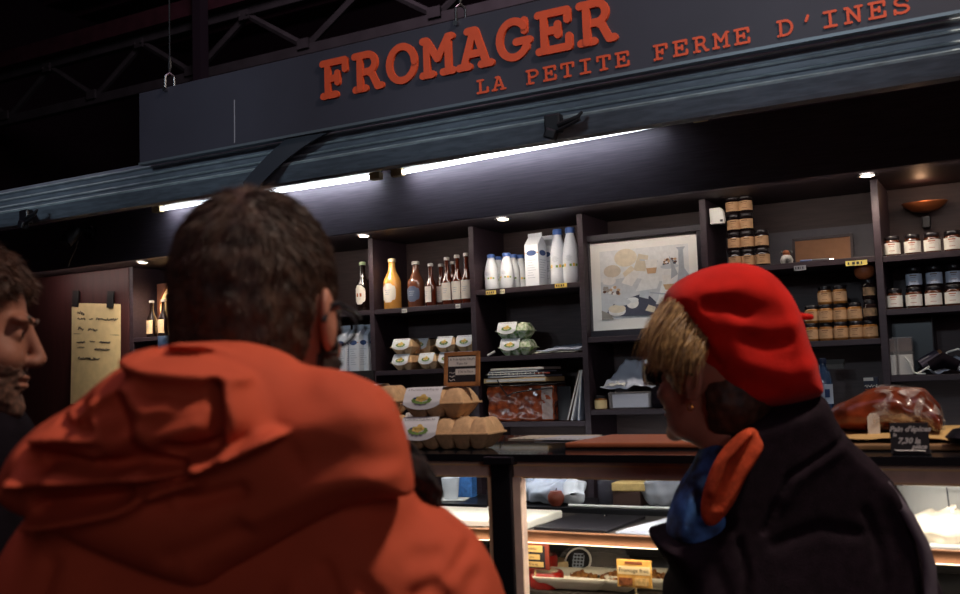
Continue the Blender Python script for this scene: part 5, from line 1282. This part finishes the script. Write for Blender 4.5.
tag(MB().box((xb+.035, YS+.14, z9+.08), (.07, .15, .16)).build('black_box', black_m, bevel=.004), 'black box between the wrapped gingerbread and the leaning folders', 'box')
zz = z9+.182
for i, (a, b, h, col, nm) in enumerate(((485, 548, .024, 'c9a878', 'thick kraft paper pad, lowest of the pile above the gingerbread'), (489, 546, .010, '9aa0b4', 'blue-grey notebook in the pile above the gingerbread'), (487, 550, .010, '1d1a20', 'black ring-bound notebook in the pile above the gingerbread'), (490, 540, .010, '8d94a8', 'grey notebook with pale cover near the top of the pile'), (492, 545, .013, 'c8bdb2', 'cream folder on top of the pile of notebooks'))):
    xa_, xb_ = at(a, 385, YS+.02)[0], at(b, 385, YS+.02)[0]; t = thing('notebook', nm, 'notebook', ((xa_+xb_)/2, YS+.11, zz), rz=.02*(i % 3-1), group='pile of notebooks')
    if i == 0: t['category'] = 'pad'
    MB().box((0, 0, h/2), (xb_-xa_, .20, h-.002)).build('cover', mat('note_'+col, col, .75), t, bevel=.001)
    MB().box((.004, -.0985, h/2), (xb_-xa_-.02, .005, h*.5)).build('pages', paper, t)
    if i == 2:
        for k in range(14): MB().tube([(-.15+.022*k, -.102, .001), (-.15+.022*k, -.107, h/2), (-.15+.022*k, -.102, h-.001)], .0018, 5).build('ring', white_pl, t)
        MB().box((.13, -.1, h/2), (.08, .006, .004)).build('red_edge', mat('red_tab', 'a03a24', .6), t)
    zz += h+.001
c = [at(*p, YS-.002) for p in ((496, 380), (501, 389), (506, 396), (512, 393), (530, 390), (552, 388))]
tag(MB().tube([(p[0], YS+.012, p[2]) for p in c], .0035, 6).build('black_cable', blk_lid, smooth=True), 'thin black cable drooping in front of the pile of notebooks', 'cable')
for i, (px, ang, col, h, nm) in enumerate(((568, .30, '6b5648', .24, 'brown folder leaning against the upright, leftmost of the three'), (572, .26, 'cfd2d6', .235, 'white folder leaning against the upright, middle of the three'), (579, .10, 'a9b4c8', .20, 'pale blue folder standing nearly upright, rightmost of the three'))):
    x = at(px, 422, YS+.03)[0]
    t = thing('folder', nm, 'folder', (x, YS+.11, z9), group='leaning folders')
    MB().box((math.sin(ang)*h/2, 0, math.cos(ang)*h/2+.002), (.010, .17, h), ry=ang).build('cover', mat('folder_'+col, col, .7), t, bevel=.001)
    MB().box((math.sin(ang)*h/2+.001, -.002, math.cos(ang)*h/2+.002), (.005, .17, h*.97), ry=ang).build('pages', paper, t)
# --- lettered board low in the left bay, water bottle and packet right
q = at(362, 383.5, YS)
t = thing('lettered_board', 'dark board with embossed letters MP just below the milk carton shelf', 'board', (q[0], YS-.006, q[2]-.05))
MB().box((-.10, 0, .05), (.36, .01, .13)).build('board', mat('board_dark', '1b1417', .6), t)
mb = MB(); text_mb('MP', .075, (.012, -.0055, .056), (1, 0, 0), (0, 0, 1), mb); mb.build('letters', mat('letter_dark', '3a3238', .6), t)
q = at(824, 408, YS+.02); zc = .956
wtk = mat('water_plastic', '3f5578', .08, coat=.8, trans=.4, ior=1.2); wlb = mat('water_label', 'b9c6d8', .6)
t = thing('crate', 'dark crate on the back worktop carrying the water bottle and a packet', 'crate', (at(848, 420, YS+.02)[0], YS-.16, zc))
MB().box((0, 0, .13), (.40, .26, .26)).build('box', black_m, t, bevel=.006); MB().box((0, -.128, .20), (.12, .01, .03)).build('handle', dark_steel, t, bevel=.004)
zb = zc+.261
t = thing('water_bottle', 'clear plastic water bottle with pale label behind the bread', 'bottle', (at(824, 390, YS-.14)[0], YS-.14, zb))
hW = at(824, 358, YS-.14)[2]-zb
lathe_obj('body', [(0, 0), (.030, 0), (.034, .01)]+[(.034-.002*(k % 2), .02+.010*k) for k in range(10)]+[(.034, .125), (.034, hW*.70), (.026, hW*.82), (.013, hW*.90), (.013, hW*.94)], wtk, t, 20)
lathe_obj('cap', [(.015, hW*.93), (.016, hW*.935), (.015, hW*.995), (0, hW)], mat('dark_blue_cap', '27304a', .4), t, 14)
b = band('label', .0348, hW*.44, hW*.68, wlb, t)
MB().lathe([(.0354, hW*.52), (.0354, hW*.62)], (0, 0, 0), 6, -PI/2+.25, -PI/2+.8).build('label_logo', blue_print, b)
t = thing('tea_packet', 'dark upright packet with white script and a white patch, behind the bread', 'packet', (at(872.5, 397, YS-.10)[0], YS-.10, zb))
hP = at(872.5, 377, YS-.10)[2]-zb
MB().box((0, 0, hP/2), (.052, .04, hP)).build('box', mat('packet_dark', '23263a', .5), t, bevel=.002)
MB().box((-.008, -.0205, hP-.008), (.035, .001, .012)).build('white_top', wht_lab, t)
mb = MB(); rr = random.Random(9); mb.tube([(-.022+.004*k, -.0212, hP-.034+.006*math.sin(k*2.4)) for k in range(12)], .0018, 5); mb.build('script', wht_lab, t)
mb = MB(); mb.tube([(-.022+.004*k, -.0212, hP-.047+.004*math.sin(k*2.9)) for k in range(11)], .0018, 5); mb.build('orange_script', mat('orange_ink', 'b0603a', .6), t)
MB().box((.002, -.0205, hP-.078), (.036, .001, .026)).build('white_patch', wht_lab, t)
q = at(834, 364, YS+.1)
tag(MB().box((q[0], YS+.10, q[2]), (.08, .05, .02), rx=.4).build('folded_card', mat('grey_card', '6b6864', .7)), 'folded grey card behind the cap of the water bottle', 'card')
# ------------------------------------------------------------------ on and in the counter
# slate price sign in a wooden frame on the egg pile
fr = mat('pale_wood_frame', 'a06c40', .55, var=.12, scale=30, stretch=(1, 1, 5)); slate = mat('slate', '1c1a1f', .7, var=.2, scale=30); chalk = mat('chalk', 'd9d6d0', .9)
zt = CTZ+.0755+.0775*.94+.003
pq = at(466, 386, 2.18)
t = thing('price_slate', 'small slate in a pale wooden frame with white price strips, standing on the egg pile', 'price sign', (pq[0]-.004, 2.17, zt), rz=.06)
ws, hs = .098, .086; ln = -.10
MB().box((0, 0, hs/2), (ws-.01, .004, hs-.01), rx=ln).build('slate', slate, t)
for c, d in (((0, hs/2*math.sin(-ln)*0+.0045, .005), (ws, .008, .010)), ((0, -.0045, hs-.005), (ws, .008, .010)), ((-ws/2+.005, 0, hs/2), (.010, .008, hs)), ((ws/2-.005, 0, hs/2), (.010, .008, hs))):
    dz = c[2]-hs/2; MB().box((c[0], -dz*math.sin(-ln)*-1, hs/2+dz*math.cos(ln)), d, rx=ln).build('frame_rail', fr, t, bevel=.001)
def on_slate(x, z, lift=.0026): dz = z-hs/2; return Vector((x, dz*math.sin(-ln)-lift, hs/2+dz*math.cos(ln)))
ey = (on_slate(0, .06)-on_slate(0, .02)).normalized()
for (x, z, w_, h_, tx) in ((.002, .062, .078, .024, ('6 Tres Gros Oeufs', 'Plein Air')), (.012, .036, .058, .015, ('2,00 la Piece',))):
    c = on_slate(x, z); mb = MB(); e1 = Vector((1, 0, 0))
    mb.add([c-e1*w_/2-ey*h_/2, c+e1*w_/2-ey*h_/2, c+e1*w_/2+ey*h_/2, c-e1*w_/2+ey*h_/2], [(0, 1, 2, 3)]); o = mb.build('paper_strip', wht_lab, t)
    mb = MB()
    for k, s_ in enumerate(tx): text_mb(s_, .0088 if len(tx) == 2 else .0085, c+ey*((.0055-.011*k) if len(tx) == 2 else 0)+Vector((0, -.0006, 0)), e1, ey, mb)
    mb.build('print', ink, o)
mb = MB()
for k in range(3): mb.tube([on_slate(-.034+.004*i, .034-.009*k+.002*math.sin(i*2+k)) for i in range(5)], .0007, 4)
mb.build('chalk_marks', chalk, t)
MB().tube([(0, .004, .0), (0, .03, .0), (0, .006, .045)], .002, 5).build('prop', fr, t)
# wooden board and papers on the rear of the glass top
a, b = atz(588, 450, CT), atz(700, 450, CT)
t = thing('serving_board', 'reddish brown wooden board lying on the counter top left of the woman', 'board', (-.70, 2.30, CTZ), rz=0)
MB().box((0, 0, .007), (.52, .30, .013)).build('board', mat('red_wood', '9a5638', .5, var=.14, scale=14, stretch=(1, 10, 1)), t, bevel=.004)
for i, (x, y, r, col, nm) in enumerate(((-1.16, 2.54, .05, 'c9bfae', 'cream sheet of paper lying on the counter top behind the egg boxes'), (-1.05, 2.48, -.12, 'b9bcc4', 'grey printed sheet lying on the counter top left of the wooden board'))):
    t = thing('printed_sheet', nm, 'paper', (x, y, CTZ+.0012*i), rz=r, group='sheets on the counter top')
    MB().box((0, 0, .001), (.22, .15, .0015)).build('sheet', mat('sheet_'+col, col, .8), t)
    mb = MB()
    for k in range(12): mb.box((-.085+.015*k, -.055, .0021), (.008, .008, .0004))
    mb.build('print', ink, t)
# bread on its paper, wrapped in film
xa, xb = at(821, 438, 2.34)[0], at(944, 438, 2.34)[0]
bl = xb-xa; bc = (xa+xb)/2
t = thing('bread_board', 'pale wooden tray lined with yellow paper under the big wrapped loaf', 'tray', (bc+.05, 2.30, CTZ))
MB().box((0, 0, .006), (bl+.24, .36, .012)).build('tray', mat('tray_wood', '8a6a48', .5, var=.15, scale=10, stretch=(1, 8, 1)), t, bevel=.003)
o = crumpled_sheet('paper_liner', [(-bl/2-.02, -.15, .016), (bl/2+.12, -.15, .016), (bl/2+.12, .15, .02), (-bl/2-.02, .15, .02)], mat('butcher_paper', 'c8a468', .75, var=.1, scale=12), .010, None, None, 17); o.parent = t
zB = CTZ+.026; hB = .088; yB = 2.36
t = thing('bread_loaf', 'large dark gingerbread loaf in clear film on the counter, right of the woman', 'bread', (bc, yB, zB))
crust = mat('crust', '8a3c20', .3, coat=.4, var=.4, scale=16, col2='4a1e12', bump=.5, bscale=60)
film = mat('loaf_film', 'd8cfc8', .15, bump=1, bscale=50, coat=.5)
def noisy_alpha(m_, sc, lo, hi, mx):
    nt = m_.node_tree; b_ = nt.nodes['Principled BSDF']; tc = nt.nodes.new('ShaderNodeTexCoord'); n = nt.nodes.new('ShaderNodeTexNoise'); n.inputs['Scale'].default_value = sc; n.inputs['Detail'].default_value = 5; n.inputs['Distortion'].default_value = 1.2
    r_ = nt.nodes.new('ShaderNodeMapRange'); r_.inputs[1].default_value = lo; r_.inputs[2].default_value = hi; r_.inputs[3].default_value = 0; r_.inputs[4].default_value = mx
    nt.links.new(tc.outputs['Object'], n.inputs[0]); nt.links.new(n.outputs[0], r_.inputs[0]); nt.links.new(r_.outputs[0], b_.inputs['Alpha'])
noisy_alpha(film, 22, .48, .74, .85)
def loaf(off, seed):
    def fn(x, y, z):
        xn = x/bl*2
        h = hB*np.clip(.66+.40*np.sin(np.clip((xn+.75)*1.25, -1.5, 2.6)), .12, 1.1); h = h*np.sqrt(np.clip(1-np.clip(np.abs(xn)-.72, 0, 1)/.30*.8, .06, 1)); wdt = .095*np.sqrt(np.clip(1-np.clip(-xn-.45, 0, 1)/.62, .05, 1))
        zz = z/h*2-1; yy = y/wdt; r = (np.abs(zz)**2.4+np.abs(yy)**2.4)**(1/2.4)
        d = (r-1)*np.minimum(h/2, wdt)
        d = np.maximum(d, np.abs(x)-bl/2+.004)
        return d-off+.0035*noise3(x, y, z, 38, seed)+.0012*noise3(x, y, z, 110, seed+1)
    return fn
g1, g2, g3 = grid((-bl/2-.02, bl/2+.02, .006)), grid((-.12, .12, .006)), grid((-.015, .17, .005))
V, Q = net(loaf(0, 90)(g1[:, None, None], g2[None, :, None], g3[None, None, :]), g1, g2, g3); V[:, 2] = np.maximum(V[:, 2], 0)
mesh_np('loaf', V, Q, crust).parent = t
g1 = grid((-bl*.02, bl/2+.03, .006))
V, Q = net(loaf(.004, 90)(g1[:, None, None], g2[None, :, None], g3[None, None, :]), g1, g2, g3); V[:, 2] = np.maximum(V[:, 2], 0)
mesh_np('film_wrap', V, Q, film).parent = t
q = at(874, 425, yB-.10)
MB().prism([(-.012, .006), (-.006, 0), (.006, 0), (.012, .006), (.012, .042), (.006, .050), (-.006, .050), (-.012, .042)], (q[0]-bc, -.103, q[2]-zB-.025), (1, 0, 0), (0, 0, 1), .002).build('tag', wht_lab, t)
# black hand-lettered slate in front of the bread
a, b = at(891, 454, 2.03), at(930, 455, 2.03); w_ = b[0]-a[0]; h_ = at(891, 423, 2.03)[2]-CTZ
t = thing('chalk_sign', 'black sign hand-lettered in white with the gingerbread price, standing before the loaf', 'price sign', ((a[0]+b[0])/2, 2.035, CTZ))
MB().box((0, 0, h_/2), (w_, .004, h_), rx=-.06).build('board', slate, t, bevel=.0006)
MB().box((0, .018, .003), (w_, .04, .005)).build('foot', slate, t)
mb = MB(); ey = Vector((0, -math.sin(-.06)*-1, math.cos(.06))).normalized(); ex = Vector((1, 0, 0))
def sp(x, z): return Vector((x*w_, -(z-.5)*h_*math.sin(.06)*-1-.0026, h_/2+(z-.5)*h_*math.cos(.06)))
text_mb("Pain d'épices", h_*.235, sp(.02, .80), ex, ey, mb, .35, bold=.0006); text_mb('le', h_*.15, sp(-.38, .62), ex, ey, mb, .3, bold=.0006); text_mb('7,30 la', h_*.25, sp(-.02, .43), ex, ey, mb, .3, bold=.0007); text_mb('pièce', h_*.20, sp(.24, .25), ex, ey, mb, .35, bold=.0006)
mb.tube([sp(-.40, .155), sp(-.36, .13), sp(.36, .12), sp(.40, .10)], .0012, 5)
mb.build('writing', chalk, t)
q = atz(962, 445, CT+.02)
tag(MB().lathe([(0, 0), (.035, .004), (.045, .015), (.03, .03), (0, .036)], (q[0]+.01, 2.12, CTZ+.012), 18).build('black_scoop', black_m, smooth=True), 'rounded black object on the tray at the right edge, beside the loaf', 'container')
# ---- on the middle shelf of the counter
cut = thing('cutting_board', 'thick white plastic cutting board on the counter shelf behind the mullion', 'cutting board', (-1.26, 2.18, SZ))
MB().box((0, 0, .0105), (.46, .20, .019), rz=.0).build('board', mat('cutting_white', 'dedbd0', .5), cut, bevel=.004)
t = thing('black_mat', 'thin black mat lying on the counter shelf right of the white cutting board', 'mat', (-.925, 2.205, SZ)); 
MB().box((0, 0, .004), (.18, .235, .006), rz=-.03).build('mat', mat('rubber_mat', '17151a', .45), t, bevel=.001)
q = atz(597, 517, SZ); MB().lathe([(0, .012), (.004, .010), (.006, .006)], (.0, .09, 0), 10).build('stud', chrome, t, smooth=True)
for i in range(3):
    t = thing('wrapping_paper', ('white wrapping paper sheet on the counter shelf by the scarf, bottom of the three', 'white wrapping paper sheet on the counter shelf by the scarf, middle of the three', 'white wrapping paper sheet on the counter shelf by the scarf, top of the three')[i], 'paper', (-.64+.006*i, 2.215+.004*i, SZ+.001+.003*i), rz=-.04+.02*i, group='wrapping paper sheets')
    mb = MB(); mb.prism([(-.175, -.13), (.16, -.135), (.16, .12), (-.13, .115)], (0, 0, 0), (1, 0, 0), (0, 1, 0), .0025); mb.build('sheet', bluew, t)
# soft white cheese with a skewer, and the bucket behind it
ch = mat('fresh_cheese', 'd9cdb8', .8, var=.06, scale=30, bump=.4, bscale=120)
q = atz(940, 552, SZ)
t = thing('crumpled_cheese', 'lumpy white fresh cheese with a thin metal skewer, right end of the counter shelf', 'cheese', (-.155, 2.185, SZ))
g1, g2, g3 = grid((-.12, .12, .005)), grid((-.10, .10, .005)), grid((-.01, .11, .004))
X_, Y_, Z_ = g1[:, None, None], g2[None, :, None], g3[None, None, :]
D = ell(X_, Y_, Z_, (0, 0, .026), (.085, .070, .034)); D = D+.007*np.abs(noise3(X_, Y_, Z_, 60, 120))-.004+.003*noise3(X_, Y_, Z_, 170, 121)+.004*np.sin(Z_*220+6*noise3(X_, Y_, Z_, 25, 122))*.6
V, Q = net(D, g1, g2, g3); V[:, 2] = np.maximum(V[:, 2], .001); mesh_np('cheese', V, Q, ch).parent = t
MB().tube([(.0, -.01, .05), (-.003, -.01, .105)], .0016, 6).build('skewer', dark_steel, t)
MB().box((.0, 0, .002), (.20, .18, .003)).build('paper', paper, t)
t = thing('plastic_bucket', 'white plastic bucket standing behind the lumpy cheese at the right', 'bucket', (at(948, 500, 2.95)[0]+.0, 2.95, .72))
lathe_obj('body', [(0, 0), (.105, 0), (.125, .46), (.131, .46), (.131, .475), (.122, .475), (.118, .44)], white_pl, t, 28)
MB().tube([(.13*math.cos(a), -.13*math.sin(a), .43-.10*math.sin(a)) for a in np.linspace(.05, PI-.05, 16)], .003, 6).build('handle', chrome, t, smooth=True)
st = thing('stool', 'dark stool behind the counter carrying the white bucket', 'stool', (at(948, 500, 2.95)[0], 2.95, 0))
lathe_obj('seat', [(0, .69), (.15, .69), (.15, .72), (0, .72)], wood, st, 24)
for k in range(4): MB().tube([(.12*math.cos(PI/4+k*PI/2), .12*math.sin(PI/4+k*PI/2), .69), (.15*math.cos(PI/4+k*PI/2), .15*math.sin(PI/4+k*PI/2), 0)], .014, 8).build('leg', wood, st, smooth=True)
# ---- things seen through the case on the back worktop (z = .955)
ZW = .956; YW = 3.97
q = at(451, 497, YW)
t = thing('coffee_cup', 'white coffee cup on a folded napkin, seen through the glass beside the orange shoulder', 'cup', (q[0], YW, ZW))
sc_ = (at(451, 473, YW)[2]-at(451, 495, YW)[2])
lathe_obj('cup', [(0, .004), (.030, .004), (.034, .02), (.042, sc_), (.040, sc_), (.032, .02), (0, .012)], mat('porcelain', 'd9dde0', .25), t, 22)
MB().box((0, 0, .002), (.15, .11, .003), rz=.3).build('napkin', paper, t)
q = at(463, 486, YW+.1)
t = thing('blue_packet', 'blue printed packet behind the white coffee cup', 'packet', (q[0], YW+.12, ZW)); MB().box((0, 0, .07), (.10, .05, .14)).build('box', mat('packet_blue', '3f72b0', .5, var=.3, scale=60), t, bevel=.003)
bag_m = mat('plastic_bag', 'b9c2d2', .25, coat=.3, var=.12, scale=30, bump=.9, bscale=40)
def blobbag(loc, r, seed, label, m_=None, group=None):
    x0, x1 = r[0]*1.35, r[1]*1.35
    g1, g2, g3 = np.linspace(-x0, x0, 44), np.linspace(-x1, x1, 36), np.linspace(-.01, r[2]*2.5, 44)
    X_, Y_, Z_ = g1[:, None, None], g2[None, :, None], g3[None, None, :]
    D = ell(X_, Y_, Z_, (0, 0, r[2]*.95), r)+.022*np.abs(noise3(X_, Y_, Z_, 34, seed))-.014+.005*noise3(X_, Y_, Z_, 90, seed+1)
    V, Q = net(D, g1, g2, g3); V[:, 2] = np.maximum(V[:, 2], .0015)
    o = mesh_np('plastic_bag', V+np.array(loc, float), Q, m_ or bag_m, origin=np.array(loc, float)); return tag(o, label, 'bag', group)
blobbag((at(553, 500, YW)[0], YW, ZW), (.115, .08, .055), 130, 'big crumpled clear plastic bag on the back worktop, seen through the glass case', group='plastic bags on the back worktop')
blobbag((at(527, 497, YW)[0], YW+.02, ZW), (.06, .06, .065), 134, 'crumpled white bag left of the big clear bag, just right of the mullion', group='plastic bags on the back worktop')
blobbag((at(578.5, 500, YW)[0], YW-.03, ZW), (.048, .045, .052), 140, 'crumpled white paper bag right of the red fruit', mat('bag_white', 'd2d6dc', .6, bump=.6, bscale=40), group='plastic bags on the back worktop')
q = at(554.5, 496, YW-.1)
t = thing('red_fruit', 'red-brown round fruit in front of the big clear bag', 'fruit', (q[0], YW-.085, ZW)); lathe_obj('flesh', [(0, .002), (.02, .0), (.034, .02), (.036, .04), (.024, .062), (.006, .064), (0, .060)], mat('fruit_red', '7a3a2a', .35, var=.2, scale=30), t, 20); MB().tube([(0, 0, .058), (.004, 0, .074)], .002, 5).build('stalk', blk_lid, t)
q = at(606, 500, YW)
t = thing('glass_jar', 'clear glass jar with a flat lid on the worktop, left of the yellow box', 'jar', (q[0], YW+.05, ZW)); lathe_obj('body', [(0, 0), (.05, 0), (.052, .01), (.052, .09), (.042, .105)], mat('clear_jar', '55525c', .08, trans=.6, ior=1.2), t, 22); lathe_obj('lid', [(.046, .105), (.046, .125), (0, .126)], blk_lid, t, 20)
q = at(629, 498, YW)
t = thing('sponge_box', 'dark box with a yellow sponge slab on it, behind the glass case', 'box', (q[0], YW+.02, ZW)); MB().box((0, 0, .03), (.12, .10, .06)).build('box', mat('box_brown', '3a221a', .6), t, bevel=.003); MB().box((.005, 0, .078), (.14, .11, .034), rz=.1).build('sponge', mat('sponge_yellow', 'b99c62', .9, var=.12, scale=60), t, bevel=.004)
blobbag((at(655, 508, YW-.1)[0], YW+.03, ZW), (.085, .07, .075), 150, 'pale translucent bag hanging over the worktop edge left of the scarf', mat('bag_grey', 'a3a5ac', .4, alpha=.75, bump=.7, bscale=40), group='plastic bags on the back worktop')
tag(MB().box((at(625, 503, YW-.1)[0], YW-.10, ZW+.006), (.50, .025, .010)).build('white_rail', white_pl, bevel=.004), 'thin white strip lying along the front of the back worktop', 'strip')
# ---- lower deck of the case
red_wax = mat('red_wax', 'a8241a', .35, coat=.3)
wax = Kind(lambda: (lambda t: (lathe_obj('wax', [(0, .0), (.036, .0), (.040, .005), (.040, .030), (.036, .036), (0, .036)], red_wax, t, 22), lathe_obj('label', [(0, .0372), (.028, .0370), (.028, .0362)], mat('wax_label', 'd8c8a8', .7), t, 18), t)[2])(thing('waxed_cheese', 'x', 'cheese')))
for i, (x, y, z, nm) in enumerate(((-1.005, 2.12, DZ+.0185, 'front one under the lettered card'), (-1.06, 2.21, DZ, 'lower one at the back'), (-1.06, 2.21, DZ+.0375, 'upper one at the back'))):
    wax.put((x, y, z), 'round red waxed cheese in the case, '+nm, group='red waxed cheeses')
def card(name, px0, py0, px1, py1, Y, label, frame, body, lines, pick):
    a, b = at(px0, py1, Y), at(px1, py0, Y); w_ = b[0]-a[0]; h_ = b[2]-a[2]
    t = thing(name, label, 'price card', ((a[0]+b[0])/2, Y, a[2]))
    MB().box((0, 0, h_/2), (w_, .004, h_)).build('card', frame, t)
    for k_, (x, z, ww, hh, col, tx) in enumerate(lines):
        o = MB().box((x*w_, -.0024-.0003*k_, z*h_), (ww*w_, .0008, hh*h_)).build('strip', col, t)
        if tx: mb = MB(); text_mb(tx, hh*h_*.72, (x*w_, -.0030-.0003*k_, z*h_), (1, 0, 0), (0, 0, 1), mb); mb.build('print', ink, o)
    MB().tube([(pick, .004, .01), (pick, .006, -(a[2]-DZ)+.02)], .0025, 6).build('pick', cream, t)
    return t, w_, h_
yel_strip = mat('card_yellow', 'd2b06c', .7); redb = mat('card_red_edge', '7a2c1c', .6)
t, w_, h_ = card('cheese_card', 519, 544, 549, 568, 2.08, 'dark red-edged card with yellow strips reading Cheddar, above the red waxed cheeses', redb, None, [(-.06, .48, .86, .86, slate, None), (-.10, .80, .80, .26, yel_strip, 'Cheddar'), (-.14, .48, .70, .20, yel_strip, 'Lait cru'), (-.08, .20, .80, .20, yel_strip, '24,90 le kg')], 0)
t, w_, h_ = card('cheese_card', 618, 561, 651, 586, 2.06, 'yellow picture card with a pale text strip, stuck in the fruit-topped cheese trays', mat('card_gold', 'cf9c4c', .7, var=.2, scale=60), None, [(0, .62, .94, .30, mat('card_pale', 'e0c898', .7), 'Fromage frais'), (-.25, .20, .4, .28, mat('card_brown', '8a4f2c', .7, var=.5, scale=120), None), (.22, .22, .4, .28, mat('card_light', 'd8b070', .7, var=.3, scale=120), None), (0, .90, .5, .10, mat('card_roof', '7a4020', .7), None)], .0)
# plastic dome with a round black and white label
q = at(595, 575, 2.33)
t = thing('cheese_dome', 'clear plastic dome tub with a round black and white label, tilted toward the glass', 'tub', (q[0], 2.33, DZ+.011))
MB().lathe([(.095, 0), (.098, .010), (.090, .036), (.074, .058), (.052, .070), (0, .073)], (0, 0, 0), 28).build('dome', mat('dome_plastic', 'b9b2ac', .08, alpha=.32, coat=1), t, smooth=True)
lathe_obj('base', [(0, -.010), (.094, -.010), (.100, .0), (.0, .004)], black_m, t, 28)
lathe_obj('cheese', [(0, .004), (.072, .004), (.075, .03), (.06, .042), (0, .044)], mat('dark_rind', '3a2c28', .7, var=.3, scale=30), t, 24)
nrm = Vector((.06, -.86, .50)).normalized(); e1 = Vector((1, .06, 0)).normalized(); e2 = nrm.cross(e1).normalized(); cc = Vector((-.005, -.088, .046))
def disc(r0, m_, name, lift, par=t): 
    mb = MB(); mb.prism([(r0*math.cos(x), r0*math.sin(x)) for x in np.linspace(0, 2*PI, 28, endpoint=False)], cc+nrm*lift, e1, e2, .0006); return mb.build(name, m_, par)
disc(.034, wht_lab, 'label', 0); disc(.029, mat('label_black', '17151a', .5), 'label_ring', .0012)
mb = MB()
for k in range(5): mb.prism([(-.014+.002*abs(k-2), .015-.008*k), (.014-.002*abs(k-2), .015-.008*k), (.013, .018-.008*k), (-.013, .018-.008*k)], cc+nrm*.0026, e1, e2, .0004)
for k in range(6): mb.prism([(-.021+.0085*k, -.014), (-.018+.0085*k, -.014), (-.019+.0085*k, .014), (-.021+.0085*k, .014)], cc+nrm*.0026, e1, e2, .0004) if 1 <= k <= 4 else None
mb.build('label_mark', grey_print, t)
# white trays of fruit-topped fresh cheese
tray_m = mat('foam_tray', 'e2dccb', .55); nuts = mat('nut_topping', 'b07a3c', .6, var=.5, scale=60, col2='6a3a1c')
def tray():
    t = thing('cheese_tray', 'x', 'tray')
    def fn(i, j):
        x = -.085+.17*i; y = -.062+.124*j; e = min(min(i, 1-i)*7, min(j, 1-j)*5.5, 1)
        return (x*(1-.08*e), y*(1-.08*e), .028*(1-e**.8)+.003)
    MB().sheet(fn, 28, 22).build('foam_tray', tray_m, t, smooth=True, solid=.003)
    MB().box((0, 0, .012), (.13, .09, .016)).build('fresh_cheese', tray_m, t, bevel=.007)
    rr = random.Random(21); mb = MB()
    for k in range(42):
        a, r_ = rr.uniform(0, 6.28), rr.random()**.6*.038
        c = Vector((r_*math.cos(a)+.01, r_*math.sin(a)*.8, .022+.014*(1-r_/.04)*rr.random())); s_ = rr.uniform(.004, .008)
        M = Matrix.Rotation(rr.uniform(0, 3), 3, Vector((rr.random(), rr.random(), rr.random()+.1)))
        mb.lathe([(0, -s_*.6), (s_*.8, -s_*.3), (s_, .1*s_), (s_*.5, s_*.6), (0, s_*.7)], c, 7, M=M)
    o = mb.build('topping', nuts, t, smooth=True); o['kind'] = 'stuff'
    return t
tk = Kind(tray)
for i, (px, py, Y, rz, nm) in enumerate(((573, 588, 2.115, .10, 'left one, beside the red waxed cheeses'), (606, 586, 2.13, -.05, 'middle one, in front of the dome tub'), (646, 586, 2.17, .05, 'right one, behind the yellow picture card'))):
    q = at(px, py, Y); tk.put((q[0], Y+.025, DZ+.0185), 'white foam tray of nut-topped fresh cheese, '+nm, rz=rz, group='foam trays of fresh cheese')
q = at(547, 580, 2.2)
t = thing('round_cheese', 'small pale round cheese between the red waxed cheeses and the left foam tray', 'cheese', (at(552, 580, 2.21)[0], 2.255, DZ)); lathe_obj('rind', [(0, 0), (.038, 0), (.042, .01), (.042, .045), (.036, .055), (0, .057)], mat('pale_rind', 'd2b98c', .7, var=.1, scale=40), t, 22)
w = bpy.data.worlds.new('world'); SC.world = w; w.use_nodes = True
w.node_tree.nodes['Background'].inputs[0].default_value = (.75, .55, .75, 1); w.node_tree.nodes['Background'].inputs[1].default_value = .02
